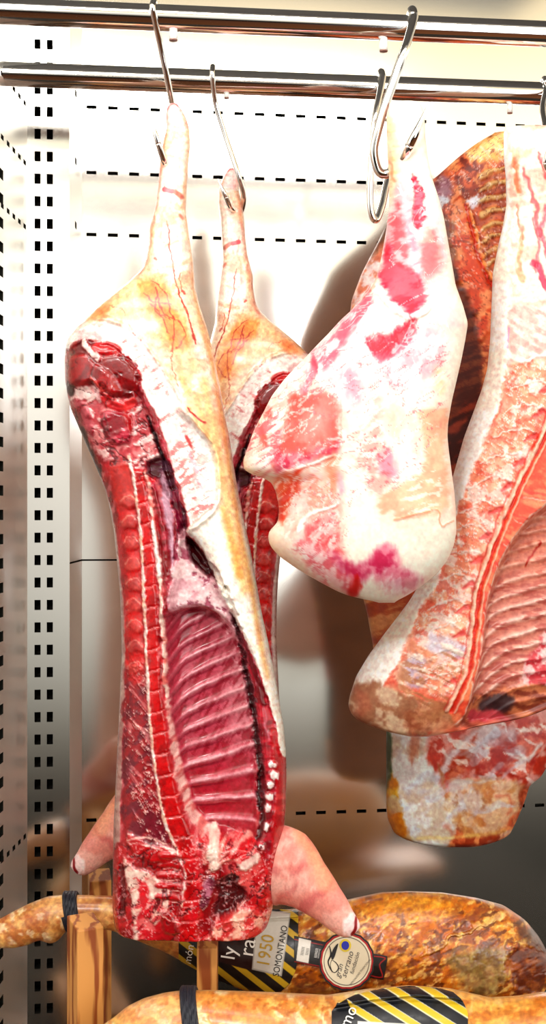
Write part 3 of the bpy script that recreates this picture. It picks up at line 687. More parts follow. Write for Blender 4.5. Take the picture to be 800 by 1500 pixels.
    for k, (a, b_) in enumerate(((1262, 1253), (1277, 1268), (1292, 1284), (1307, 1300), (1322, 1316))):
        s.line((192, 10, 26), [(238-k*2, a-10), (252, b_-2), (264, b_)], 8, 1.5, 1.5, h=.003)
        s.line((240, 180, 170), [(236, a-2), (250, b_+5), (264, b_+6)], 1.5, 1, 1.5)
    s.poly((196, 10, 24), [(186, 1222), (220, 1236), (252, 1240), (262, 1254), (230, 1262), (196, 1250)], 2, 3, h=.004, c2=(244, 200, 190), f=(.05, .2, 15), thr=.6)
    s.line((240, 190, 176), [(186, 1230), (215, 1228), (245, 1238)], 2.5, 1.5, 2)
    s.poly((170, 4, 20), [(236, 1335), (250, 1338), (262, 1352), (256, 1368), (240, 1362)], 1.5, 2, h=.004)
    s.line((240, 180, 170), [(232, 1335), (246, 1345), (262, 1350)], 2, 1, 1.5)
    s.poly((206, 30, 44), [(205, 1335), (222, 1345), (228, 1385), (206, 1385)], 3, 3, c2=(230, 110, 110), f=(.12, .04, 90), thr=.5)
    s.poly((200, 20, 32), [(300, 1228), (375, 1238), (392, 1270), (400, 1330), (395, 1385), (290, 1385), (296, 1330), (298, 1280)], 3, 4, c2=(150, 0, 18), f=(.05, .05, 40), thr=.5)
    s.speck((238, 176, 160), (.10, .04, 60), .60, .05, .85, [(305, 1232), (370, 1240), (390, 1290), (392, 1370), (300, 1380), (296, 1300)], h=.004)
    s.speck((238, 130, 120), (.06, .06, 30), .58, .05, .6, [(330, 1250), (385, 1260), (390, 1320), (340, 1300)])
    s.poly((246, 210, 196), [(305, 1218), (316, 1222), (322, 1250), (320, 1272), (310, 1275), (304, 1250)], 2, 3, h=.004)
    s.poly((240, 200, 190), [(350, 1262), (372, 1246), (384, 1250), (372, 1268), (356, 1276)], 2, 3, h=.004)
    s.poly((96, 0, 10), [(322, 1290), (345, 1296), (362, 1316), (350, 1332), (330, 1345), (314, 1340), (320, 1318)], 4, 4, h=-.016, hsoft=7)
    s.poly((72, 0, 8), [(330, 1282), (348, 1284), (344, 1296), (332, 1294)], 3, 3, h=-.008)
    s.poly((110, 30, 50), [(298, 1290), (312, 1284), (314, 1300), (304, 1325), (294, 1330)], 2, 3, h=.003, c2=(190, 110, 130), f=(.12, .04, 110), thr=.5)
    s.poly((212, 60, 60), [(318, 1350), (345, 1338), (370, 1332), (388, 1345), (375, 1372), (340, 1378), (310, 1372)], 3, 4, h=.004, c2=(244, 180, 160), f=(.06, .06, 0), thr=.55)
    s.poly((206, 10, 26), [(332, 1230), (368, 1226), (376, 1246), (352, 1262), (334, 1250)], 2, 3, c2=(240, 160, 150), f=(.12, .05, 50), thr=.55)
    s.speck((255, 240, 235), (.25, .25, 0), .78, .02, .6, [(180, 1240), (400, 1240), (400, 1375), (180, 1375)], h=.001)
    s.speck((84, 0, 10), (.035, .045, 35), .965, .02, .7, [(104, 510), (200, 530), (206, 580), (240, 660), (250, 700), (180, 700), (120, 620)], 4, h=-.001, kind='ridge')
    s.speck((88, 0, 12), (.05, .035, 60), .965, .02, .75, [(168, 1240), (405, 1235), (398, 1378), (168, 1378)], 4, h=-.001, kind='ridge')
    s.speck((255, 214, 206), (.07, .045, 70), .965, .02, .6, [(168, 1240), (405, 1235), (398, 1378), (168, 1378)], 4, h=.001, kind='ridge')
    # cavity depth: belly hollow sits back between spine and flap
    p2 = crom([(262, 780), (300, 800), (325, 862), (345, 900), (372, 1000), (384, 1120), (382, 1220), (345, 1240), (290, 1225), (262, 1140), (250, 1000), (250, 880), (262, 830)], True, 4)
    idx = s._sel(p2, 20); dd = sd_poly(s.x[idx], s.y[idx], p2); s.h[idx] -= .016*sst(10, -14, dd)
    s.fine(.12)
    return s
def BACKB(): return [(spx(v)-6, v) for v in range(700, 1378, 30)]+[(float(np.interp(v, [a for a, _ in SPR], [b_ for _, b_ in SPR]))+2, v) for v in range(1370, 699, -30)]
def trot_paint(x, y):
    s = Paint(x, y, (232, 150, 136), 40)
    s.speck((246, 190, 176), (.03, .02, 50), .5, .1, .8); s.speck((206, 96, 96), (.06, .03, 50), .6, .07, .6)
    s.poly((240, 166, 120), [(430, 1200), (470, 1250), (490, 1300), (470, 1300), (440, 1240)], 10, 5, alpha=.6)
    s.speck((222, 120, 110), (.2, .03, 100), .62, .04, .6, [(405, 1210), (430, 1230), (430, 1330), (405, 1330)])
    s.poly((255, 226, 222), [(503, 1350), (520, 1335), (530, 1350), (526, 1376), (508, 1372)], 3, 2)
    s.line((150, 8, 20), [(522, 1344), (521, 1358), (516, 1368)], (3, 6), 1, 1)
    s.fine(.05)
    return s
def build_carcass(label, loc, flip):
    root = empty('pork_carcass', (P(253, 750, 1.9)), label=label, cat='meat carcass', group='split pork halves hung by the hind trotter')
    if flip is None:
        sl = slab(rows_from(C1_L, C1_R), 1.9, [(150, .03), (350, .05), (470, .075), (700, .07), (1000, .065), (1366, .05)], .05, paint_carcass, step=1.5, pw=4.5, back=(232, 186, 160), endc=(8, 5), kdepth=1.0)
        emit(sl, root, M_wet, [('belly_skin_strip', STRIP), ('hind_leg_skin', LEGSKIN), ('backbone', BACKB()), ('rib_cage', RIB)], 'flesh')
        pts = [(365, 1268, 50), (400, 1266, 60), (425, 1274, 58), (452, 1296, 42), (480, 1324, 31), (500, 1347, 24), (514, 1360, 18), (520, 1366, 10)]
        Yt = [1.905, 1.90, 1.89, 1.87, 1.85, 1.84, 1.835, 1.834]
        tr = tube('foreleg', [tuple(P(a, b_, yy)) for (a, b_, r), yy in zip(pts, Yt)], [r*yy/F for (a, b_, r), yy in zip(pts, Yt)], M_skin, root, seg=48, smooth_n=12, paint=trot_paint, ell=.62)
    return root
c1 = build_carcass('pink split pork half in front, hung at left with ribs and backbone showing', None, None)
# the other half hangs behind, mirrored
c2 = c1.copy(); COL.objects.link(c2)
tag(c2, 'split pork half hanging behind the left one, mirrored, its backbone to the right')
for ch in list(c1.children):
    d = ch.copy(); COL.objects.link(d); d.parent = c2
YC2 = 2.235
c2.scale = (-1.0, 1, 1)
sc2 = 1.0
dz = None
# place: foot top pixel (342,245) at depth YC2; in c1 local the foot top sits at pixel y 151 at depth 1.9
zt = CZ-(151-750)*1.9/F
target = P(342, 246, YC2)
c2.location = (target.x, YC2, c1.location.z+(target.z-zt))

# ------------------------------------------------------------------ trimmed ham leg in the middle
LG_L = [(150, 578), (156, 569), (170, 566), (220, 567), (260, 570), (300, 570), (330, 567), (360, 562), (390, 556), (410, 550), (425, 538), (440, 525), (455, 515), (470, 498), (490, 480), (505, 465), (520, 451), (535, 436), (555, 417), (580, 398), (600, 388), (630, 372), (650, 365), (675, 356), (690, 358), (698, 378), (704, 396), (720, 404), (745, 409), (765, 407), (778, 394), (790, 393), (800, 396), (815, 409), (830, 430), (845, 455), (860, 482), (870, 502), (878, 530), (883, 565)]
LG_R = [(150, 608), (156, 618), (175, 622), (200, 623), (230, 626), (260, 632), (290, 642), (320, 650), (350, 655), (390, 662), (420, 667), (450, 678), (475, 685), (500, 681), (530, 675), (560, 668), (590, 661), (620, 656), (640, 655), (660, 657), (690, 661), (720, 665), (745, 667), (780, 668), (800, 664), (820, 655), (840, 640), (855, 622), (870, 600), (878, 585), (883, 575)]
def paint_leg(x, y):
    s = Paint(x, y, (255, 248, 232), 200)
    s.sk = 2.2; s.feather = 2.5
    s.speck((255, 232, 214), (.03, .02, 80), .55, .08, .6)
    # shank
    s.poly((248, 150, 160), [(572, 285), (590, 270), (626, 320), (648, 350), (652, 390), (630, 420), (618, 446), (596, 458), (562, 420), (560, 370)], 6, 5, alpha=.75, c2=(255, 214, 214), f=(.09, .025, 75), thr=.53)
    s.poly((250, 186, 190), [(540, 440), (600, 470), (655, 480), (655, 530), (620, 570), (570, 575), (520, 590), (470, 560), (480, 500)], 8, 8, alpha=.6, c2=(255, 236, 232), f=(.04, .03, 40), thr=.5)
    s.poly((244, 150, 140), [(400, 690), (494, 670), (500, 800), (520, 840), (470, 850), (440, 800), (408, 760)], 6, 5, alpha=.8, c2=(252, 206, 196), f=(.05, .05, 20), thr=.54)
    s.poly((246, 160, 150), [(360, 660), (400, 590), (440, 560), (500, 580), (498, 660), (400, 700)], 6, 5, alpha=.6, c2=(255, 232, 226), f=(.1, .03, 60), thr=.5)
    s.poly((252, 214, 196), [(520, 590), (650, 590), (658, 760), (540, 760), (515, 680)], 10, 8, alpha=.6, c2=(255, 244, 232), f=(.04, .03, 80), thr=.5)
    s.poly((255, 226, 178), [(566, 180), (580, 185), (585, 230), (575, 290), (568, 280)], 5, 3, alpha=.8, c2=(250, 190, 120), f=(.1, .04, 80), thr=.6)
    s.line((240, 150, 110), [(568, 236), (575, 242), (574, 258), (580, 266)], 3, 2, 2, alpha=.7)
    s.poly((250, 196, 190), [(575, 200), (590, 215), (590, 250), (580, 240)], 5, 3, alpha=.5)
    s.poly((248, 190, 196), [(590, 245), (596, 300), (598, 340), (590, 330), (584, 280)], 3, 3, alpha=.9)
    s.poly((214, 30, 66), [(603, 256), (611, 264), (621, 285), (623, 315), (617, 332), (608, 332), (605, 312), (607, 285)], 1.3, 1.5, h=-.004, c2=(238, 110, 130), f=(.2, .05, 80), thr=.5)
    s.poly((250, 198, 210), [(634, 280), (642, 310), (650, 350), (655, 380), (646, 370), (638, 330)], 3, 3, alpha=.9)
    s.poly((238, 100, 110), [(580, 298), (588, 310), (596, 350), (600, 400), (575, 395), (564, 375), (569, 330)], 3, 4, c2=(250, 180, 184), f=(.1, .04, 80), thr=.5)
    s.poly((244, 120, 124), [(628, 332), (640, 345), (645, 372), (640, 395), (626, 405), (618, 400), (616, 365)], 4, 4, c2=(250, 160, 150), f=(.06, .04, 80), thr=.5)
    s.poly((240, 150, 166), [(596, 310), (606, 340), (614, 370), (618, 400), (606, 400), (598, 350)], 3, 3, c2=(255, 220, 220), f=(.1, .03, 70), thr=.5)
    s.poly((222, 30, 68), [(566, 352), (582, 385), (606, 396), (620, 420), (628, 440), (612, 452), (602, 462), (588, 452), (570, 430), (556, 412), (560, 385)], 2.5, 4, h=-.003, c2=(240, 92, 112), f=(.08, .03, 70), thr=.54)
    s.line((255, 246, 240), [(548, 425), (562, 440), (585, 458), (602, 464), (625, 452)], (7, 10), 2, 3, h=.003)
    s.line((206, 60, 50), [(552, 408), (545, 420), (530, 436), (516, 450)], (7, 5), 2, 3, h=.003, c2=(250, 190, 170), f=(.15, .15, 0), thr=.5)
    # second red muscle
    s.poly((216, 20, 58), [(605, 466), (611, 485), (604, 504), (588, 512), (570, 528), (556, 534), (546, 520), (536, 500), (560, 490), (585, 482)], 2.5, 4, h=-.003, c2=(236, 80, 96), f=(.04, .14, 65), thr=.6)
    s.poly((250, 170, 184), [(548, 528), (575, 522), (600, 500), (620, 480), (650, 488), (655, 500), (640, 540), (612, 560), (585, 568), (560, 552)], 6, 6, alpha=.75, c2=(255, 236, 236), f=(.06, .05, 30), thr=.52)
    s.line((214, 60, 90), [(560, 524), (580, 512), (596, 498)], 8, 5, 3, alpha=.6)
    # sloping left edge muscles
    s.poly((236, 110, 130), [(540, 430), (520, 450), (490, 482), (465, 508), (462, 530), (480, 540), (505, 500), (530, 470), (548, 450)], 3, 4, c2=(255, 214, 216), f=(.04, .12, 130), thr=.52)
    s.poly((246, 190, 196), [(480, 540), (510, 536), (530, 570), (525, 600), (500, 598), (486, 570)], 5, 6, alpha=.8, c2=(250, 222, 222), f=(.08, .04, 80), thr=.5)
    s.poly((214, 40, 76), [(456, 525), (446, 555), (440, 578), (446, 582), (456, 560), (466, 535)], 2, 2, h=-.002, alpha=.85)
    s.poly((232, 120, 146), [(508, 540), (524, 550), (532, 580), (522, 592), (508, 575)], 5, 4, alpha=.55)
    s.poly((246, 176, 168), [(430, 545), (455, 520), (462, 560), (440, 590), (420, 590)], 5, 5, alpha=.5, c2=(255, 240, 236), f=(.1, .05, 120), thr=.5)
    # coral muscle
    s.poly((234, 96, 84), [(424, 582), (445, 578), (470, 572), (488, 580), (496, 620), (494, 655), (470, 668), (440, 674), (410, 690), (400, 676), (408, 640), (418, 612)], 3, 5, h=.003, hsoft=8, c2=(244, 124, 114), f=(.05, .05, 0), thr=.5)
    s.poly((214, 50, 90), [(404, 660), (440, 664), (480, 655), (494, 650), (492, 664), (450, 676), (412, 694), (400, 690)], 4, 4, alpha=.8, c2=(240, 140, 160), f=(.1, .1, 0), thr=.5)
    s.poly((250, 190, 180), [(450, 610), (475, 612), (482, 635), (460, 650), (445, 640)], 9, 6, alpha=.55)
    s.speck((255, 244, 238), (.14, .05, 60), .6, .04, .9, [(365, 650), (395, 590), (420, 580), (425, 610), (410, 660), (400, 700), (370, 695)], h=.001)
    s.poly((226, 80, 70), [(372, 615), (384, 630), (390, 652), (380, 645)], 2, 3, alpha=.8); s.poly((222, 76, 70), [(386, 592), (396, 600), (396, 612), (388, 606)], 2, 3, alpha=.8)
    s.speck((232, 110, 120), (.2, .04, 60), .60, .05, .8, [(362, 640), (400, 600), (412, 640), (400, 700), (370, 700)])
    s.line((255, 248, 240), [(404, 698), (430, 688), (460, 678), (492, 668)], (4, 3), 1, 2, h=.002)
    # salmon panel and its red rim
    s.poly((246, 170, 152), [(410, 700), (440, 690), (470, 680), (494, 672), (492, 720), (486, 745), (455, 760), (430, 775), (412, 765), (406, 730)], 3, 5, c2=(252, 206, 190), f=(.05, .05, 0), thr=.5)
    s.poly((232, 60, 30), [(408, 700), (430, 690), (440, 692), (436, 715), (424, 745), (416, 768), (406, 750), (404, 720)], 3, 3, h=.002, c2=(240, 100, 60), f=(.08, .05, 60), thr=.55)
    s.poly((240, 120, 80), [(480, 676), (492, 670), (490, 712), (482, 720)], 4, 3, alpha=.7)
    s.poly((255, 240, 234), [(424, 745), (440, 730), (450, 735), (436, 760), (428, 770)], 4, 5, alpha=.8)
    s.line((255, 244, 238), [(436, 778), (450, 755), (480, 744), (494, 738)], (6, 3), 1.5, 2.5, h=.002)
    s.poly((236, 100, 104), [(446, 775), (462, 760), (486, 750), (492, 775), (496, 800), (500, 812), (470, 806), (452, 796)], 3, 4, c2=(250, 170, 166), f=(.08, .08, 0), thr=.52)
    s.speck((255, 220, 214), (.14, .14, 0), .64, .03, .8, [(412, 700), (492, 690), (494, 800), (440, 790)])
    s.poly((240, 120, 130), [(432, 790), (470, 802), (510, 825), (530, 840), (520, 868), (500, 866), (470, 850), (448, 825)], 4, 5, c2=(252, 205, 205), f=(.1, .08, 40), thr=.52)
    s.speck((255, 246, 240), (.12, .1, 30), .6, .04, .8, [(400, 780), (440, 790), (480, 840), (500, 868), (450, 840), (410, 810)])
    s.poly((214, 46, 96), [(488, 812), (512, 828), (535, 826), (552, 808), (566, 798), (576, 806), (580, 825), (600, 835), (615, 850), (600, 862), (572, 858), (545, 845), (520, 850), (500, 835)], 5, 5, c2=(240, 130, 156), f=(.06, .06, 0), thr=.5)
    s.poly((240, 170, 176), [(545, 845), (600, 840), (612, 860), (590, 872), (560, 862)], 4, 5, alpha=.7, c2=(255, 236, 234), f=(.12, .08, 20), thr=.5)
    s.poly((220, 20, 24), [(522, 842), (516, 860), (508, 876), (516, 884), (524, 870), (528, 850)], 2, 2)
    # marbled centre
    s.poly((240, 170, 160), [(540, 575), (556, 572), (562, 600), (560, 640), (566, 680), (578, 700), (570, 720), (545, 722), (528, 700), (520, 660), (524, 632), (545, 620)], 5, 6, alpha=.85, c2=(255, 236, 226), f=(.1, .06, 80), thr=.5)
    s.poly((230, 120, 150), [(558, 660), (574, 662), (582, 690), (572, 700), (556, 690)], 4, 4, alpha=.7)
    s.speck((206, 100, 110), (.18, .18, 0), .62, .04, .7, [(524, 640), (560, 640), (575, 700), (555, 722), (530, 700)])
    s.poly((236, 160, 180), [(496, 695), (502, 710), (504, 722), (498, 720)], 4, 3, alpha=.9)
    s.poly((250, 206, 184), [(570, 600), (580, 598), (586, 630), (580, 645), (568, 630)], 4, 4, alpha=.8)
    s.poly((248, 178, 148), [(612, 606), (640, 600), (656, 604), (652, 650), (658, 700), (655, 740), (645, 752), (620, 756), (585, 762), (575, 748), (560, 752), (553, 735), (575, 715), (600, 700), (620, 690), (622, 650)], 2, 3, alpha=.95, c2=(250, 200, 166), f=(.04, .03, 80), thr=.5)
    s.speck((255, 240, 226), (.15, .05, 80), .62, .04, .8, [(600, 690), (645, 690), (640, 750), (590, 750)])
    s.line((250, 160, 120), [(578, 762), (610, 752), (640, 748), (648, 770), (664, 762)], 2, 1, 2, alpha=.8, h=.002)
    s.poly((255, 214, 150), [(640, 540), (652, 545), (648, 575), (642, 570)], 4, 4, alpha=.6)
    s.poly((248, 200, 208), [(650, 455), (672, 452), (672, 478), (655, 478)], 5, 5, alpha=.6)
    s.poly((250, 218, 198), [(393, 782), (410, 778), (430, 800), (450, 835), (430, 830), (404, 810)], 4, 4, alpha=.6)
    s.speck((255, 250, 244), (.045, .026, 71), .965, .025, .6, [(400, 480), (560, 260), (650, 330), (655, 580), (600, 700), (500, 745), (410, 770), (370, 680)], 6, h=.0006, kind='ridge')
    s.speck((232, 104, 116), (.07, .03, 70), .975, .014, .6, [(380, 600), (480, 500), (640, 470), (650, 600), (600, 720), (520, 730), (500, 850), (420, 800)], 8, kind='ridge')
    s.speck((255, 236, 230), (.16, .09, 50), .64, .05, .5, [(400, 580), (490, 575), (496, 800), (440, 840), (405, 760)], 6)
    s.fine(.04)
    return s
leg = empty('pork_joint', P(600, 200, 1.86), label='large trimmed pork leg with thick white fat and pink muscle, hung in the middle', cat='meat')
sl = slab(rows_from(LG_L, LG_R), 1.86, [(150, .03), (300, .04), (450, .06), (600, .085), (780, .085), (883, .06)], .06, paint_leg, step=1.6, pw=2.8, back=(206, 150, 130), endc=(7, 40), kdepth=1.0)  # back colour carries painted shade, so the steel reflects it darker
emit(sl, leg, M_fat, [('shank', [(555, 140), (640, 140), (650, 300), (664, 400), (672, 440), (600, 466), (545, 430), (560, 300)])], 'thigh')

# ------------------------------------------------------------------ big side at right (R1)
R1_L = [(186, 742), (192, 738), (230, 738), (260, 741), (300, 742), (330, 737), (360, 730), (400, 722), (450, 720), (500, 718), (540, 714), (570, 706), (600, 695), (640, 680), (700, 663), (745, 652), (800, 638), (860, 612), (880, 600), (900, 585), (930, 562), (960, 540), (990, 522), (1020, 512), (1035, 510), (1050, 517), (1062, 540), (1072, 575), (1078, 605)]
R1_R = [(186, 845), (200, 870), (300, 890), (500, 900), (800, 905), (950, 890), (1000, 860), (1020, 835), (1038, 800), (1050, 770), (1058, 735), (1064, 690), (1074, 640), (1078, 620)]
R1SP = [(560, 818), (628, 798), (700, 762), (745, 742), (790, 723), (840, 706), (870, 697), (930, 690), (980, 683), (1010, 671), (1040, 655)]
R1RE = [(700, 838), (735, 806), (760, 776), (790, 753), (830, 731), (880, 716), (930, 710), (965, 706), (1000, 696), (1040, 686), (1062, 670)]
R1RIB = [(838, 700), (806, 738), (777, 762), (754, 792), (732, 832), (717, 882), (711, 932), (706, 970), (697, 1004), (687, 1042), (680, 1066), (740, 1064), (800, 1045), (870, 1000), (900, 900), (905, 700)]
def paint_r1(x, y):
    s = Paint(x, y, (246, 178, 150), 400)
    s.speck((240, 120, 90), (.05, .04, 30), .52, .08, .8); s.speck((232, 90, 70), (.08, .06, 20), .6, .05, .6)
    s.poly((255, 240, 220), [(740, 180), (870, 180), (870, 480), (800, 530), (730, 470), (720, 400), (738, 320)], 6, 6, c2=(252, 200, 180), f=(.05, .02, 80), thr=.5)
    for pts, wd, c in (([(753, 232), (756, 260), (760, 280)], (4, 8), (240, 120, 80)), ([(768, 250), (778, 280), (786, 310), (790, 345)], (3, 7), (236, 80, 90)), ([(756, 300), (762, 320), (768, 350)], (3, 4), (240, 130, 110)), ([(780, 320), (790, 360), (786, 395)], (4, 5), (240, 110, 120)),
                       ([(790, 225), (797, 240), (805, 260)], (4, 8), (230, 80, 90)), ([(783, 385), (795, 405), (806, 425)], (8, 16), (226, 50, 90)), ([(765, 345), (758, 380), (764, 410)], (4, 8), (246, 170, 130)), ([(798, 300), (794, 340), (805, 380)], (4, 6), (236, 90, 110))):
        s.line(c, pts, wd, 2.5, 4, alpha=.85, h=-.002)
    s.poly((252, 190, 150), [(748, 222), (760, 214), (780, 220), (770, 234), (752, 234)], 4, 5, alpha=.6); s.poly((176, 200, 200), [(754, 214), (766, 216), (764, 222)], 3, 4, alpha=.6)
    s.poly((246, 190, 180), [(744, 455), (800, 448), (870, 450), (870, 530), (800, 525), (770, 525), (742, 540)], 5, 4, c2=(255, 226, 214), f=(.03, .12, 30), thr=.52)
    s.line((190, 120, 200), [(746, 480), (743, 510)], 2, 1.5, 1, alpha=.6)
    s.line((255, 244, 238), [(748, 545), (762, 530), (790, 522), (820, 516)], 5, 2, 3, h=.002)
    # bone bodies row left of cord (fan shaped)
    band = [(744, 540), (790, 530), (840, 530), (820, 600), (795, 640), (765, 700), (735, 765), (705, 850), (694, 930), (684, 985), (660, 1020), (620, 1010), (606, 950), (610, 880), (640, 800), (668, 740), (690, 680), (715, 640), (738, 600)]
    s.poly((250, 190, 160), band, 4, 4, c2=(244, 150, 118), f=(.05, .05, 20), thr=.5)
    s.speck((255, 232, 222), (.055, .18, 28), .95, .035, .9, band, 5, h=.0015, kind='ridge')
    s.speck((255, 236, 228), (.06, .06, 0), .57, .05, .7, band, 5)
    s.speck((232, 84, 64), (.09, .12, 25), .60, .05, .5, band, 5)
    rng = random.Random(5)
    for k, v in enumerate(np.arange(560, 1000, 36)):
        cxx = float(np.interp(v, [a for a, _ in R1SP], [b_ for _, b_ in R1SP]))
        L = float(np.interp(v, [540, 700, 800, 1000], [70, 72, 76, 60]))
        s.line((255, 240, 232), [(cxx-L, v+10), (cxx-L*.5, v-6), (cxx-12, v+2)], 2.2, 1.2, 4, alpha=.85, h=.002)
        s.line((224, 60, 60), [(cxx-26, v+14), (cxx-12, v+6)], (3, 9), 2, 2, alpha=.7, h=-.002)
    # white fat rim
    rim = [(735, 180), (752, 200), (745, 260), (752, 330), (744, 400), (744, 500), (738, 560), (730, 600), (712, 640), (690, 700), (672, 745), (655, 790), (640, 850), (612, 900), (592, 950), (574, 985), (560, 1010), (540, 1060), (500, 1050), (500, 1020), (540, 950), (600, 870), (640, 750), (670, 660), (700, 570), (712, 500), (712, 400), (730, 320), (730, 240)]
    s.poly((255, 250, 242), rim, 2.5, 3, h=.004, hsoft=6, c2=(255, 242, 226), f=(.03, .01, 80), thr=.55)
    s.poly((222, 190, 160), [(520, 1000), (560, 1000), (600, 1020), (640, 1035), (660, 1060), (600, 1080), (540, 1068), (510, 1045)], 6, 6, c2=(176, 120, 90), f=(.05, .05, 20), thr=.52)
    s.poly((200, 120, 90), [(520, 1010), (534, 1012), (540, 1040), (522, 1046)], 6, 5, alpha=.7)
    s.poly((170, 90, 60), [(600, 1040), (640, 1030), (680, 1030), (670, 1064), (620, 1072), (596, 1062)], 6, 6, alpha=.7, c2=(222, 150, 110), f=(.08, .08, 0), thr=.5)
    s.poly((236, 150, 110), [(600, 940), (616, 945), (640, 960), (632, 975), (605, 960)], 3, 4, alpha=.9)
    s.poly((190, 180, 214), [(592, 965), (615, 962), (626, 985), (615, 1010), (595, 1000), (588, 980)], 6, 6, alpha=.7, c2=(224, 196, 190), f=(.08, .08, 0), thr=.5)
    s.poly((214, 210, 230), [(625, 930), (660, 935), (680, 950), (672, 966), (640, 955)], 5, 6, alpha=.7)
    s.speck((196, 130, 90), (.03, .12, 20), .58, .05, .8, [(600, 960), (680, 960), (676, 1030), (620, 1060), (585, 1010)])
    s.speck((246, 226, 210), (.03, .14, 20), .62, .04, .8, [(600, 940), (684, 940), (676, 1010), (620, 1030), (585, 1000)], h=.001)
    # backbone channel
    sp = [(b_, a) for a, b_ in R1SP]
    body = [(b_+2, a) for a, b_ in R1SP[1:]]+[(b_, a) for a, b_ in reversed(R1RE)]
    s.poly((238, 92, 64), body, 2, 2, c2=(248, 140, 100), f=(.08, .05, 110), thr=.52, h=.004)
    s.line((214, 50, 24), [(a+5, b_) for a, b_ in sp], (6, 6), 1.5, 1.5, h=-.003)
    s.line((246, 196, 170), [(a+10, b_+3) for a, b_ in sp[1:]], (3, 3), 1.2, 1.5, h=.002, alpha=.85)
    s.line((252, 204, 180), sp, (6, 5), 1.2, 1.5, h=.004)
    s.line((200, 30, 20), [(a-5, b_) for a, b_ in sp], (2, 2), 1.2, 2, alpha=.6)
    s.line((255, 226, 214), [(b_-2, a) for a, b_ in R1RE], 3, 1.5, 2, alpha=.8)
    for k, v in enumerate(np.arange(720, 1020, 34)):
        a = float(np.interp(v, [q_ for q_, _ in R1SP], [q_ for _, q_ in R1SP]))+14; b_ = float(np.interp(v+10, [q_ for q_, _ in R1RE], [q_ for _, q_ in R1RE]))
        s.line((226, 60, 50), [(a, v), (b_, v+8)], 4, 1.5, 2, alpha=.6)
        s.line((255, 226, 216), [(a, v+8), (b_, v+16)], 1.6, 1, 2, alpha=.7)
    # rib cage
    p = crom(R1RIB, True, 4); idx = s._sel(p, 14); X, Yy = s.x[idx], s.y[idx]
    d = sd_poly(X, Yy, p); m = sst(2, -2, d)
    yy = Yy+.22*(X-750)-np.clip(760-X, 0, 99)**2*.008+(fbm(X*.03, Yy*.03, 8, 2)-.5)*8
    ph = (yy/21.) % 1; bone = np.exp(-((ph-.5)/.2)**2)[:, None]
    rc = np.array([206, 124, 106.])*(1-bone)+np.array([244, 200, 186.])*bone
    rc = rc*(1-sst(.52, .64, fbm(X*.05, Yy*.2, 9, 3))[:, None]*.6)+np.array([170, 70, 60.])*sst(.52, .64, fbm(X*.05, Yy*.2, 9, 3))[:, None]*.6
    up2 = sst(900, 800, Yy)[:, None]*.5; rc = rc*(1-up2)+np.array([226, 140, 110.])*up2
    s.c[idx] = s.c[idx]*(1-m[:, None])+rc*m[:, None]
    s.h[idx] += sst(6, -10, d)*(-.038+bone[:, 0]*.004)
    s.poly((206, 60, 70), [(785, 960), (800, 940), (820, 930), (820, 1010), (785, 1020), (770, 1000)], 4, 6, c2=(244, 200, 196), f=(.08, .08, 0), thr=.5)
    s.poly((150, 70, 50), [(690, 1030), (720, 1020), (760, 1010), (800, 1010), (830, 1015), (800, 1045), (740, 1066), (680, 1066)], 4, 5, c2=(214, 130, 90), f=(.06, .1, 10), thr=.52)
    s.poly((60, 40, 50), [(706, 1035), (730, 1024), (756, 1026), (750, 1046), (715, 1050)], 5, 5, alpha=.85)
    s.poly((206, 80, 90), [(692, 1048), (730, 1046), (748, 1056), (700, 1064)], 4, 3)
    s.line((176, 30, 16), [(800, 796), (785, 812), (775, 830)], (3, 3), 1.5, 3)
    s.fine(.10)
    return s
r1 = empty('pork_half', P(800, 190, 2.03), label='big pale pork side at the right edge with its cut backbone running diagonally', cat='meat')
sl = slab(rows_from(R1_L, R1_R), 2.03, [(186, .03), (400, .06), (1000, .07), (1078, .05)], .03, paint_r1, step=1.6, pw=5, back=(250, 226, 204), endc=14, kdepth=.8)
emit(sl, r1, M_dry, [('rib_cage', R1RIB), ('backbone', [(b_-4, a) for a, b_ in R1SP]+[(b_, a) for a, b_ in reversed(R1RE)])], 'flank')

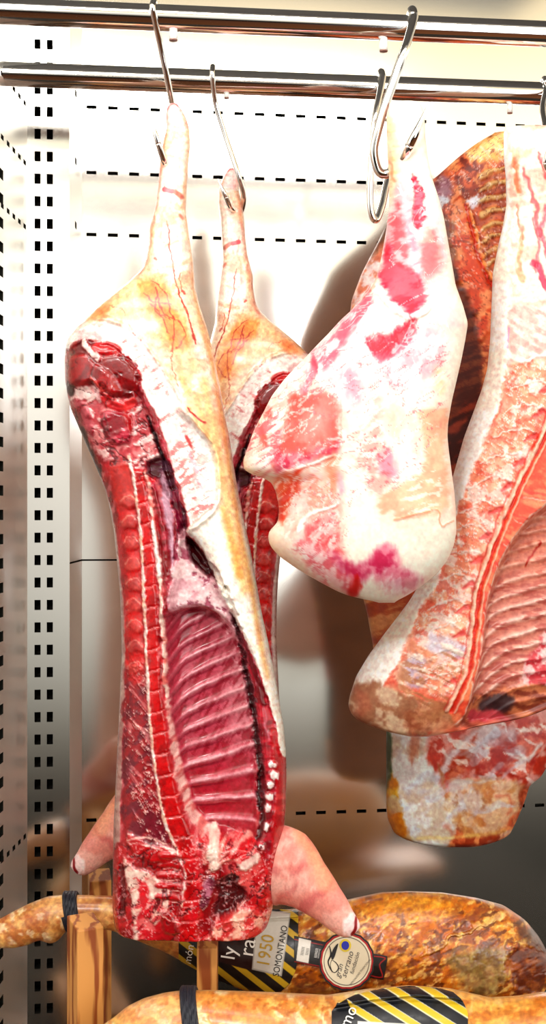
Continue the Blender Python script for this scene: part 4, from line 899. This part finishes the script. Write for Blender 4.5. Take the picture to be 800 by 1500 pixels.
# ------------------------------------------------------------------ darker side behind (R0)
R0_L = [(194, 728), (200, 716), (212, 696), (230, 672), (262, 636), (280, 612), (300, 590), (320, 570), (350, 556), (400, 530), (440, 515), (500, 508), (600, 500), (700, 502), (800, 515), (860, 528), (900, 538), (950, 547), (1000, 556), (1060, 566), (1120, 566), (1180, 566), (1200, 568), (1222, 578), (1232, 610), (1238, 650)]
R0_R = [(194, 790), (200, 830), (400, 850), (700, 860), (1000, 850), (1080, 830), (1100, 812), (1137, 790), (1144, 776), (1170, 768), (1200, 756), (1222, 745), (1230, 720), (1238, 690)]
def paint_r0(x, y):
    s = Paint(x, y, (214, 104, 60), 700)
    s.speck((150, 50, 20), (.06, .05, 10), .52, .08, .8); s.speck((240, 160, 100), (.1, .08, 30), .6, .05, .8)
    s.poly((246, 176, 90), [(700, 200), (750, 190), (750, 230), (700, 240), (680, 226)], 6, 5, c2=(250, 210, 140), f=(.08, .08, 0), thr=.5)
    s.poly((150, 110, 140), [(632, 268), (660, 262), (664, 290), (645, 300), (634, 290)], 6, 6, alpha=.8, c2=(120, 70, 80), f=(.05, .15, 40), thr=.5)
    s.poly((206, 220, 232), [(640, 290), (656, 286), (660, 296), (644, 306)], 3, 4, alpha=.8)
    s.speck((110, 30, 10), (.12, .12, 0), .56, .05, .8, [(655, 210), (690, 205), (700, 260), (680, 290), (660, 270)])
    s.poly((230, 226, 240), [(682, 296), (700, 284), (714, 286), (704, 298), (690, 306)], 2, 4, h=.002)
    for k in range(8):
        yb = 250+k*19
        s.line((226, 190, 130), [(702+k*1.2, yb+10), (722, yb+1), (748, yb-2)], 7, 2, 3, h=.004, alpha=.85)
        s.line((176, 90, 60), [(702+k*1.2, yb+19), (722, yb+10), (748, yb+7)], 6, 2, 3, alpha=.7)
    s.poly((220, 84, 40), [(664, 300), (684, 298), (700, 350), (716, 420), (722, 470), (706, 500), (692, 450), (676, 420), (660, 400), (662, 350)], 4, 5, c2=(240, 150, 100), f=(.08, .06, 70), thr=.52, h=.003)
    s.line((206, 50, 14), [(682, 300), (690, 330), (700, 370), (712, 400), (722, 418)], (5, 6), 1.5, 2, h=-.005)
    s.line((244, 160, 90), [(690, 310), (698, 345), (708, 380), (720, 408)], (4, 4), 1.5, 2, h=.003)
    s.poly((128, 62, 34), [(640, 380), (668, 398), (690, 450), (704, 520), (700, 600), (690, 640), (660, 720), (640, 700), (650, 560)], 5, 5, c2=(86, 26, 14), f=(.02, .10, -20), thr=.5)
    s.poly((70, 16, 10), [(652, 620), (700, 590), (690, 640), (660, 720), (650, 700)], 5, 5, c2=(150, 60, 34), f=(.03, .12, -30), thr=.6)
    s.poly((100, 60, 20), [(640, 320), (660, 330), (664, 400), (650, 390)], 5, 5, alpha=.7)
    # left sliver beside the leg
    s.poly((226, 204, 200), [(515, 445), (530, 400), (556, 350), (575, 320), (580, 400), (540, 440)], 4, 5, c2=(206, 120, 90), f=(.06, .12, -40), thr=.52)
    s.poly((120, 70, 30), [(545, 372), (572, 315), (590, 296), (590, 330), (566, 350)], 4, 4, alpha=.8)
    # lower left sliver
    s.poly((216, 150, 96), [(528, 860), (600, 860), (600, 900), (560, 960), (540, 960)], 4, 4, c2=(176, 80, 40), f=(.1, .03, 70), thr=.52)
    # forequarter below
    s.poly((230, 230, 228), [(560, 1060), (660, 1060), (660, 1240), (560, 1240)], 4, 4, c2=(214, 196, 176), f=(.05, .04, 70), thr=.55)
    s.poly((232, 160, 150), [(640, 1060), (870, 1040), (870, 1160), (770, 1150), (700, 1170), (650, 1160)], 6, 6, c2=(200, 60, 36), f=(.04, .06, 120), thr=.5)
    s.line((226, 204, 206), [(720, 1070), (690, 1085), (655, 1120), (640, 1140)], (26, 12), 4, 4, h=.004)
    s.poly((186, 62, 30), [(672, 1100), (696, 1080), (700, 1075), (694, 1110), (670, 1140), (655, 1140)], 4, 4, c2=(224, 120, 80), f=(.1, .04, 120), thr=.55)
    s.poly((190, 50, 40), [(705, 1100), (730, 1090), (745, 1080), (770, 1072), (800, 1070), (790, 1100), (765, 1140), (740, 1130), (715, 1140), (700, 1130)], 4, 5, c2=(226, 120, 100), f=(.06, .05, 110), thr=.54, h=.003)
    s.line((240, 216, 214), [(756, 1100), (775, 1110), (790, 1090)], 6, 3, 3, h=.002)
    s.speck((255, 246, 240), (.08, .04, 120), .62, .05, .8, [(640, 1065), (860, 1060), (860, 1140), (700, 1160)])
    s.poly((206, 150, 90), [(658, 1150), (700, 1140), (760, 1150), (750, 1200), (700, 1228), (670, 1215), (655, 1185)], 6, 6, alpha=.8, c2=(230, 206, 170), f=(.06, .06, 0), thr=.5)
    s.line((206, 90, 60), [(728, 1165), (745, 1164), (750, 1180), (744, 1192)], (4, 5), 4, 3, alpha=.6)
    s.poly((214, 206, 206), [(665, 1165), (700, 1160), (712, 1180), (690, 1195), (668, 1190)], 6, 6, alpha=.7, c2=(160, 110, 80), f=(.1, .1, 0), thr=.6)
    s.poly((208, 130, 16), [(560, 1128), (574, 1130), (586, 1180), (598, 1240), (560, 1240)], 3, 3, c2=(226, 176, 40), f=(.05, .05, 40), thr=.5)
    s.poly((60, 80, 40), [(560, 1060), (572, 1080), (574, 1130), (566, 1150), (560, 1190)], 3, 2)
    s.poly((206, 120, 30), [(568, 1190), (590, 1200), (605, 1238), (570, 1236)], 4, 3, alpha=.7)
    s.poly((196, 110, 76), [(600, 1082), (614, 1086), (612, 1105), (602, 1118)], 5, 5, alpha=.7); s.line((190, 110, 60), [(642, 1120), (648, 1140), (655, 1165)], (4, 5), 2, 3, alpha=.8)
    s.line((190, 80, 50), [(655, 1208), (665, 1222)], (6, 4), 4, 3, alpha=.5)
    s.line((240, 214, 120), [(570, 1225), (620, 1228), (680, 1226), (740, 1218)], 5, 3, 2, alpha=.5)
    s.speck((246, 226, 226), (.05, .09, 30), .965, .02, .6, [(640, 210), (745, 200), (735, 400), (670, 400)], 6, kind='ridge')
    s.speck((96, 24, 14), (.06, .09, -30), .965, .02, .5, [(640, 210), (745, 200), (725, 500), (650, 560)], 6, kind='ridge')
    s.speck((206, 214, 236), (.04, .02, 70), .6, .06, .5, [(570, 1070), (760, 1070), (750, 1220), (590, 1225)], 8)
    s.fine(.10)
    return s
r0 = empty('pork_half', P(600, 300, 2.27), label='darker orange-brown pork side hanging behind the leg, its shoulder showing lowest', cat='meat')
sl = slab(rows_from(R0_L, R0_R), 2.27, [(194, .03), (400, .05), (900, .05), (1100, .075), (1238, .06)], .035, paint_r0, step=1.8, pw=4, back=(150, 92, 60), endc=14, kdepth=.8)  # back browned as painted shade, for a darker reflection in the wall
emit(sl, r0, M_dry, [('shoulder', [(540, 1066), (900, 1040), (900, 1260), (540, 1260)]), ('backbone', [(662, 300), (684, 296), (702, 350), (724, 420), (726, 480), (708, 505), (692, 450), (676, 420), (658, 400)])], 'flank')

# ------------------------------------------------------------------ hooks
def hook(label, pts, rad, group='steel meat hooks hung on the rails'):
    p = [tuple(P(a, b_, yy)) for a, b_, yy in pts]
    root = empty('meat_hook', p[0], label=label, cat='hook', group=group)
    # shaft and sharpened point
    c = crom(p, False, 6); n = len(c); k = int(n*.86)
    tube('shaft', [tuple(q_) for q_ in c[:k+1]], [rad]*3, M_chrome, root, seg=18, smooth_n=2)
    tube('point', [tuple(q_) for q_ in c[k:]], [rad*.98, rad*.8, rad*.45, rad*.05], M_chrome, root, seg=18, smooth_n=2)
    return root
def over(px, D, zr, r, R_wire, up_):     # the part of the hook curled over the rail, from behind to its front
    c = rail_point(px, D, zr); out = []
    for a in up_:
        a = math.radians(a); rr = r+R_wire
        y = c.y+math.cos(a)*rr; z = c.z+math.sin(a)*rr
        out.append((400+c.x*F/y, 750-(z-CZ)*F/y, y))
    return out
hook('leftmost steel hook, on the upper rail through the front left trotter',
     over(226, D1, Z1, .0178, .0045, (-20, 20, 60, 100, 140, 175))+[(234, 62, 1.885), (244, 110, 1.905), (252, 150, 1.925), (261, 195, 1.945), (266, 228, 1.94), (258, 248, 1.92), (243, 240, 1.878), (232, 210, 1.86), (224, 184, 1.855), (216, 162, 1.855)], .0043)
hook('steel hook on the lower rail through the second trotter, left of the middle',
     over(312, D2, Z2, .0188, .0045, (-20, 20, 60, 100, 140, 175))+[(316, 152, 2.175), (328, 192, 2.185), (340, 228, 2.19), (351, 262, 2.195), (357, 290, 2.215), (352, 312, 2.24), (340, 306, 2.205), (331, 288, 2.185), (325, 275, 2.18), (319, 261, 2.18)], .0042)
hook('thick large steel hook on the upper rail holding the middle leg',
     over(603, D1, Z1, .0178, .0065, (-20, 20, 60, 100, 140, 175))+[(594, 70, 1.87), (580, 110, 1.87), (565, 152, 1.872), (554, 190, 1.875), (548, 222, 1.88), (556, 252, 1.885), (574, 252, 1.88), (590, 234, 1.84), (603, 208, 1.815), (616, 180, 1.81), (630, 149, 1.81)], .0064)
hook('steel hook on the lower rail just behind the large hook, curving left of the shank',
     over(558, D2, Z2, .0188, .006, (-20, 20, 60, 100, 140, 175))+[(550, 170, 2.17), (545, 220, 2.175), (542, 270, 2.18), (543, 308, 2.185), (551, 322, 2.19), (560, 300, 2.2), (566, 272, 2.21), (572, 248, 2.22), (580, 225, 2.22), (590, 205, 2.22)], .0058)
hook('steel hook at the right edge on the lower rail, above the pale side',
     over(797, D2, Z2, .0188, .005, (-20, 20, 60, 100, 140, 175))+[(795, 158, 2.14), (799, 185, 2.08), (806, 210, 2.03), (812, 235, 1.99), (806, 250, 1.965), (800, 240, 1.955), (802, 225, 1.95), (806, 205, 1.945)], .005)

# ------------------------------------------------------------------ cured hams, their labels and cords
def drape(name, pts_rows, sl, off, paintf, parent, step=.7, th=.0008):
    R_ = np.array(pts_rows, float); t = np.arange(R_[0, 0], R_[-1, 0]+.01, step)
    A = np.interp(t, R_[:, 0], R_[:, 1]); B = np.interp(t, R_[:, 0], R_[:, 2]); Mx = int((B-A).max()/step)+2
    u = np.linspace(0, 1, Mx); X = np.repeat(t[:, None], Mx, 1); Yp = A[:, None]+(B-A)[:, None]*u
    D = sl['frontY'](X, Yp)-off
    V = np.stack([(X-400)*D/F, D, CZ-(Yp-750)*D/F], -1).reshape(-1, 3)
    idx = np.arange(len(V)).reshape(len(t), Mx)
    q = np.stack([idx[:-1, :-1], idx[:-1, 1:], idx[1:, 1:], idx[1:, :-1]], -1).reshape(-1, 4)
    s = paintf(X.ravel(), Yp.ravel())
    me = np_mesh(name, V, q, s.rgb())
    o = link_mesh(name, me, M_print, parent)
    sm_ = o.modifiers.new('thickness', 'SOLIDIFY'); sm_.thickness = th; sm_.offset = 1
    return o
def writing(name, text, cx, cy, size, ang, sl, off, m, parent, sxx=1., bold=0., shear=0.):
    cu = bpy.data.curves.new(name, 'FONT'); cu.body = text; cu.size = 1; cu.align_x = 'CENTER'; cu.align_y = 'CENTER'; cu.resolution_u = 3; cu.offset = bold; cu.shear = shear
    ob = bpy.data.objects.new(name, cu); COL.objects.link(ob)
    dg = bpy.context.evaluated_depsgraph_get(); dg.update()
    me = bpy.data.meshes.new_from_object(ob.evaluated_get(dg)); bpy.data.objects.remove(ob)
    n = len(me.vertices); co = np.zeros(n*3, np.float32); me.vertices.foreach_get('co', co); co = co.reshape(-1, 3)
    a = math.radians(ang); X = co[:, 0]*size*sxx; Y = co[:, 1]*size
    px = cx+X*math.cos(a)-Y*math.sin(a)*1; py = cy-(X*math.sin(a)+Y*math.cos(a))
    D = sl['frontY'](px, py)-off
    V = np.stack([(px-400)*D/F, D, CZ-(py-750)*D/F], -1).astype(np.float32)
    me.vertices.foreach_set('co', V.ravel()); me.update(); me.materials.clear(); me.name = name
    return link_mesh(name, me, m, parent)
K_white = flat('ink_white', (248, 246, 240)); K_gold = flat('ink_gold', (190, 150, 40)); K_black = flat('ink_black', (16, 14, 18)); K_grey = flat('ink_grey', (80, 76, 74))
K_blue = flat('ink_blue', (20, 40, 170)); K_yel = flat('ink_yellow', (220, 196, 50)); K_cream = flat('seal_cream', (226, 214, 184)); K_red = flat('ink_red', (170, 16, 22))

def paint_ham(x, y):
    s = Paint(x, y, (216, 146, 56), 900); s.feather = 3
    s.poly((236, 178, 110), [(-30, 1300), (260, 1300), (330, 1345), (330, 1440), (200, 1400), (-30, 1400)], 10, 4, c2=(206, 136, 70), f=(.03, .03, 0), thr=.5)
    s.speck((196, 110, 50), (.05, .05, 0), .58, .07, .7, [(0, 1310), (165, 1305), (165, 1370), (70, 1385), (0, 1390)])
    s.speck((250, 226, 190), (.08, .08, 0), .62, .06, .7, [(0, 1330), (80, 1310), (90, 1370), (0, 1390)])
    mass = [(420, 1330), (560, 1300), (700, 1300), (810, 1370), (810, 1500), (420, 1500)]
    s.speck((150, 74, 10), (.035, .07, -20), .50, .07, .85, mass)
    s.speck((206, 112, 14), (.06, .12, -25), .53, .07, .8, mass, h=.0006)
    s.speck((240, 196, 120), (.07, .15, -30), .60, .05, .8, mass, h=.0006)
    s.speck((96, 40, 8), (.07, .12, -20), .60, .05, .65, mass, h=-.0008)
    s.poly((130, 104, 60), [(655, 1400), (700, 1385), (740, 1390), (745, 1420), (720, 1455), (690, 1455), (670, 1430)], 10, 8, alpha=.85, c2=(176, 150, 100), f=(.05, .05, 0), thr=.5)
    s.poly((110, 46, 14), [(745, 1395), (775, 1385), (800, 1400), (802, 1440), (770, 1452), (748, 1430)], 5, 6, h=-.004, c2=(166, 90, 40), f=(.06, .06, 0), thr=.5)
    s.poly((90, 40, 10), [(760, 1350), (790, 1370), (800, 1400), (780, 1385), (762, 1372)], 6, 5, alpha=.8)
    s.line((236, 190, 130), [(620, 1400), (660, 1375), (700, 1355), (745, 1340)], (3, 6), 2, 6, alpha=.7, h=.004)
    s.poly((226, 150, 40), [(520, 1325), (600, 1312), (680, 1320), (640, 1340), (560, 1345)], 12, 8, alpha=.7)
    s.poly((110, 60, 20), [(430, 1440), (520, 1450), (600, 1450), (600, 1490), (430, 1490)], 8, 8, alpha=.6)
    s.fine(.16)
    return s
HAM1 = [(-16, 1356, 1378), (-8, 1349, 1386), (0, 1346, 1388), (20, 1335, 1388), (40, 1325, 1384), (58, 1318, 1376), (66, 1315, 1378), (75, 1313, 1382), (86, 1312, 1377), (100, 1311, 1360), (130, 1312, 1357), (165, 1313, 1362), (200, 1315, 1376), (240, 1325, 1392), (265, 1332, 1405), (300, 1336, 1425), (350, 1338, 1445), (400, 1336, 1462), (450, 1333, 1475), (500, 1322, 1485), (560, 1309, 1492), (600, 1307, 1495), (650, 1309, 1495), (700, 1317, 1490), (740, 1328, 1482), (770, 1348, 1470), (790, 1372, 1456), (804, 1398, 1436), (806, 1408, 1424)]
YH1 = 2.05
ham1 = empty('cured_ham', P(400, 1480, YH1), label='rear cured ham with mottled golden rind and a round seal, behind the posts', cat='ham', group='cured hams lying on the wooden rack')
sl1 = slab(HAM1, YH1, [(-16, .03), (200, .04), (500, .07), (806, .07)], .07, paint_ham, step=1.5, axis='x', pw=2.2, back=(200, 130, 60), endc=10, kdepth=.95)
emit(sl1, ham1, M_ham, [('trotter', [(-40, 1290), (108, 1290), (108, 1400), (-40, 1400)])], 'rind')
def rope(parent, cx, top, bot, Y0, n, wpx, tilt=-6):
    s = Y0/F; cy = (top+bot)/2; rz = (bot-top)/2*s+.002; ry = rz*.95; pts = []
    for k in range(n*14+1):
        a = 2*math.pi*k/14; f_ = k/(n*14)
        px = cx+(f_-.5)*wpx; c = P(px, cy, Y0)
        pts.append((c.x+math.sin(a)*rz*.18*(-tilt/6), Y0-math.cos(a+math.pi/2)*0-math.sin(a+1.57)*ry, c.z+math.cos(a+1.57)*rz))
    tube('cord_tie', pts, [.0037]*3, M_rope, parent, seg=10, smooth_n=3)
    # knot tail
rope(ham1, 106, 1311, 1360, YH1, 4, 19)
STR = [(262, 1372, 1404), (266, 1366, 1408), (300, 1340, 1427), (330, 1334, 1440), (360, 1330, 1450), (390, 1332, 1454), (412, 1332, 1452), (425, 1333, 1440), (433, 1334, 1422), (437, 1336, 1400)]
def stripes(x, y, ang, pitch, a, b, duty=.5, edge=None, ph=0):
    t_ = math.radians(ang); v = (x*math.cos(t_)+y*math.sin(t_))/pitch+ph; f_ = v-np.floor(v)
    m = sst(0, .05, f_)*sst(duty+.05, duty, f_)
    s = Paint(x, y, b, 5); s.c = s.c*(1-m[:, None])+np.asarray(a, float)*m[:, None]
    if edge is not None:
        e = np.maximum(np.exp(-((f_-.0)/.045)**2), np.exp(-((f_-duty)/.045)**2))[:, None]*.8
        s.c = s.c*(1-e)+np.asarray(edge, float)*e
    return s
def label_paint(x, y):
    s = stripes(x, y, 128, 21.5, (214, 178, 44), (18, 17, 20), .42, ph=.35)
    s.poly((48, 10, 14), [(303, 1330), (377, 1330), (371, 1422), (303, 1404)], .7, 0, smooth=False)
    s.poly((190, 186, 178), [(377, 1330), (426, 1338), (413, 1430), (369, 1420)], .7, 0, smooth=False)
    s.poly((226, 222, 212), [(379, 1332), (424, 1340), (411, 1427.5), (371, 1418)], .7, 0, smooth=False)
    s.poly((20, 19, 22), [(262, 1360), (290, 1366), (290, 1414), (282, 1414), (276, 1402), (262, 1402)], .7, 0, smooth=False, alpha=0)
    return s
lab = drape('striped_label', STR, sl1, .0022, label_paint, ham1)
writing('lettering', 'ly', 336, 1396, 30, 81, sl1, .0042, K_white, lab)
writing('lettering', 'ra', 363, 1388, 32, 81, sl1, .0042, K_white, lab)
writing('lettering', '1950', 390, 1393, 27, 80, sl1, .0042, K_gold, lab, .9)
writing('lettering', 'SOMONTANO', 411, 1393, 13.5, 80, sl1, .0042, K_black, lab, .86)
writing('lettering', 'món', 277, 1398, 16, 80, sl1, .0042, K_white, lab)
def ribbon_paint(x, y):
    s = Paint(x, y, (20, 14, 16), 5)
    s.line((170, 20, 24), [(430, 1376), (482, 1386)], 1.6, .5, 0); s.line((170, 20, 24), [(428, 1408), (478, 1417)], 1.6, .5, 0)
    s.poly((236, 232, 222), [(438, 1374), (456, 1378), (452, 1411), (434, 1407)], .5, 0, smooth=False)
    s.line((170, 20, 24), [(538, 1400), (564, 1403), (556, 1413), (560, 1431), (540, 1428)], 1.8, .5, 0)
    return s
drape('ribbon', [(431, 1371, 1409), (482, 1381, 1419)], sl1, .0030, ribbon_paint, ham1)
rt = drape('ribbon', [(538, 1396, 1431), (556, 1398, 1434), (562, 1399.5, 1435), (568, 1400.5, 1403)], sl1, .0030, ribbon_paint, ham1)
def disc(name, cx, cy, r, off, m, parent, ry=None, n=72, ring=0, scal=0.):
    R2 = ry or r; V = []; Fc = []
    for i in range(n):
        a = 2*math.pi*i/n; k = 1+scal*math.cos(a*18)
        for rr in ((1.,) if not ring else (1., 1-ring)):
            px = cx+math.cos(a)*r*rr*k; py = cy+math.sin(a)*R2*rr*k; V.append((px, py))
    A_ = np.array(V); D = sl1['frontY'](A_[:, 0]*0+cx, A_[:, 1]*0+cy)-off+(A_[:, 1]-cy)*1.0e-4*0
    # follows the slope of the rind
    D = plane(A_[:, 0], A_[:, 1])-off
    W3 = np.stack([(A_[:, 0]-400)*D/F, D, CZ-(A_[:, 1]-750)*D/F], -1)
    if not ring: Fc = [tuple(range(n))]
    else: Fc = [(2*i, 2*i+1, (2*i+3) % (2*n), (2*i+2) % (2*n)) for i in range(n)]
    me = bpy.data.meshes.new(name); me.from_pydata(W3.tolist(), [], Fc); me.update()
    o = link_mesh(name, me, m, parent); q_ = o.modifiers.new('thickness', 'SOLIDIFY'); q_.thickness = .0006; q_.offset = 0
    return o
_g = [float(sl1['frontY'](np.array([a]), np.array([b_]))[0]) for a, b_ in ((508, 1408), (540, 1408), (476, 1408), (508, 1440), (508, 1376))]
_gx = (_g[1]-_g[2])/64; _gy = (_g[3]-_g[4])/64
def plane(px, py): return min(_g)-.004+0*px+_gx*(px-508)+_gy*(py-1408)
slp = {'frontY': plane}
seal = disc('round_seal', 508, 1408, 41, 0, K_black, ham1, 43, scal=.012)
disc('seal_border', 508, 1408, 38.5, .0012, K_red, seal, 40.5, scal=.012)
disc('seal_face', 508, 1408, 36, .0020, K_cream, seal, 38, scal=.006)
disc('seal_ring', 508, 1408, 33.5, .0026, K_grey, seal, 35.5, ring=.025)
disc('emblem', 506, 1385, 8.5, .0027, K_yel, seal, 9.3)
disc('emblem', 506, 1385, 5.6, .0034, K_blue, seal, 6.4)
def flatpoly(name, pts, off, m, parent):
    A_ = crom(pts, True, 4); D = plane(A_[:, 0], A_[:, 1])-off
    W3 = np.stack([(A_[:, 0]-400)*D/F, D, CZ-(A_[:, 1]-750)*D/F], -1)
    me = bpy.data.meshes.new(name); me.from_pydata(W3.tolist(), [], [tuple(range(len(A_)))]); me.update()
    o = link_mesh(name, me, m, parent); q_ = o.modifiers.new('thickness', 'SOLIDIFY'); q_.thickness = .0005; q_.offset = 0
flatpoly('logo_stroke', [(495.5, 1382), (493, 1393), (489, 1404), (486, 1405), (485.5, 1398), (489, 1389)], .0030, K_black, seal)
def stroke(name, pts, wd, off, m, parent):
    c = crom(pts, False, 5); D = plane(c[:, 0], c[:, 1])-off
    W3 = np.stack([(c[:, 0]-400)*D/F, D, CZ-(c[:, 1]-750)*D/F], -1)
    tube(name, [tuple(v) for v in W3], [wd*.0005*k for k in (.6, 1.6, 1.2, 1, .6)], m, parent, seg=8, smooth_n=1)
stroke('logo_stroke', [(483, 1386), (485, 1398), (481, 1408), (483, 1417), (487, 1424)], 1.6, .0028, K_black, seal)
stroke('logo_stroke', [(486, 1406), (492, 1410), (496, 1417), (492, 1424), (487, 1423), (484, 1414), (486, 1406)], 1., .0028, K_black, seal)
writing('lettering', 'gran', 497, 1422, 11.5, 74, slp, .0030, K_grey, seal, 1., 0, .3)
writing('lettering', 'serrano', 509, 1413, 12.5, 73, slp, .0030, K_grey, seal, 1., 0, .3)
writing('lettering', 'fundación', 520, 1411, 8.5, 73, slp, .0030, K_grey, seal, 1., 0, .2)
writing('lettering', 'ESPECIALIDAD TRADICIONAL', 528, 1424, 3.6, 52, slp, .0030, K_grey, seal)
writing('lettering', '||||||||||', 443, 1393, 5, 80, sl1, .0048, K_grey, ham1); writing('lettering', '||||||||', 450, 1394, 5, 80, sl1, .0048, K_grey, ham1)
writing('lettering', '||||||||||||', 463, 1396, 4.5, 80, sl1, .0048, K_white, ham1); writing('lettering', '||||||||||||', 468, 1397, 4.5, 80, sl1, .0048, K_white, ham1)

def paint_ham2(x, y):
    s = Paint(x, y, (246, 196, 112), 950)
    s.speck((226, 150, 70), (.03, .03, 0), .52, .08, .8); s.speck((255, 232, 190), (.04, .05, -20), .58, .07, .8, h=.001)
    s.speck((206, 110, 40), (.06, .05, 20), .62, .05, .6)
    s.poly((250, 180, 130), [(180, 1450), (270, 1445), (270, 1500), (180, 1500)], 15, 6, alpha=.5)
    s.poly((248, 190, 90), [(640, 1440), (900, 1440), (900, 1600), (640, 1600)], 12, 6, alpha=.6, c2=(206, 120, 30), f=(.03, .08, -10), thr=.56)
    s.fine(.10)
    return s
YH2 = 1.83
HAM2 = [(60, 1580, 1610), (80, 1562, 1625), (110, 1535, 1615), (140, 1510, 1595), (165, 1493, 1585), (185, 1477, 1580), (210, 1465, 1575), (240, 1457, 1565), (270, 1453, 1556), (310, 1453, 1556), (400, 1457, 1590), (480, 1462, 1630), (540, 1452, 1660), (600, 1446, 1680), (660, 1450, 1690), (720, 1464, 1690), (760, 1462, 1690), (800, 1456, 1680), (860, 1462, 1660), (900, 1490, 1630), (920, 1530, 1600), (926, 1550, 1580)]
ham2 = empty('cured_ham', P(500, 1640, YH2), label='front pale-skinned cured ham at the bottom edge, black and yellow label on top', cat='ham', group='cured hams lying on the wooden rack')
sl2 = slab(HAM2, YH2, [(60, .03), (300, .05), (600, .08), (926, .07)], .07, paint_ham2, step=1.7, axis='x', pw=2.2, back=(230, 170, 100), endc=10, kdepth=.95)
emit(sl2, ham2, M_ham, [('trotter', [(0, 1400), (268, 1400), (268, 1700), (0, 1700)])], 'rind')
rope(ham2, 284, 1452, 1556, YH2, 5, 20)
L2 = [(486, 1482, 1570), (494, 1470, 1600), (520, 1458, 1620), (560, 1448, 1640), (600, 1444, 1650), (640, 1447, 1650), (664, 1454, 1640), (678, 1466, 1620), (686, 1486, 1600)]
def label2(x, y):
    s = stripes(x, y, 122, 27, (236, 200, 40), (22, 26, 36), .40, (250, 250, 246), ph=.0)
    s.poly((22, 26, 36), [(484, 1478), (508, 1464), (524, 1500), (520, 1560), (484, 1560)], .7, 0, smooth=False)
    s.poly((236, 232, 226), [(524, 1496), (600, 1500), (600, 1600), (520, 1600)], .8, 0, smooth=False)
    return s
lab2 = drape('striped_label', L2, sl2, .003, label2, ham2)
writing('lettering', 'mo', 511, 1489, 24, 66, sl2, .006, K_white, lab2)

# ------------------------------------------------------------------ wooden rack
rack = empty('ham_rack', (P(130, 750, 1.93).x, 1.93, ZB), label='pine rack with square posts carrying the cured hams, bottom left', cat='rack')
def post(cx, w_, d_, top, Y, rot, drop, nm='post'):
    c = P(cx, top, Y); bm_V = []; a = math.radians(rot)
    for zz in (ZB, None):
        for (dx, dy) in ((-w_/2, -d_/2), (w_/2, -d_/2), (w_/2, d_/2), (-w_/2, d_/2)):
            z = ZB if zz is not None else (c.z+(0 if dy > 0 else -drop))
            bm_V.append((c.x+dx*math.cos(a)-dy*math.sin(a), c.y+dx*math.sin(a)+dy*math.cos(a), z))
    Fc = [(3, 2, 1, 0), (4, 5, 6, 7), (0, 1, 5, 4), (1, 2, 6, 5), (2, 3, 7, 6), (3, 0, 4, 7)]
    me = bpy.data.meshes.new(nm); me.from_pydata(bm_V, [], Fc); me.update()
    o = link_mesh(nm, me, M_wood, rack); bv = o.modifiers.new('bevel', 'BEVEL'); bv.width = .0015; bv.segments = 2
    return o
post(125, .040, .040, 1343, 1.93, 30, .012)
post(146, .036, .036, 1276, 2.26, 12, .012)
post(304, .029, .032, 1374, 1.955, 0, .010)
post(560, .034, .034, 1500, 1.955, 0, .005)
def beam(nm, x0, x1, y0, y1, z0, z1):
    o = quadbox(nm, x0, x1, y0, y1, z0, z1, M_wood, rack); bv = o.modifiers.new('bevel', 'BEVEL'); bv.width = .002; bv.segments = 2
zb1 = P(0, 1496, YH1).z; zb2 = P(0, 1690, YH2).z
beam('shelf_board', -.05, .50, 1.99, 2.14, zb1-.025, zb1-.001)
beam('shelf_board', -.12, .50, 1.76, 1.90, zb2-.025, zb2-.001)
beam('foot_beam', -.29, -.22, 1.76, 2.30, ZB, ZB+.04)
beam('foot_beam', .14, .18, 1.76, 2.30, ZB, ZB+.04)
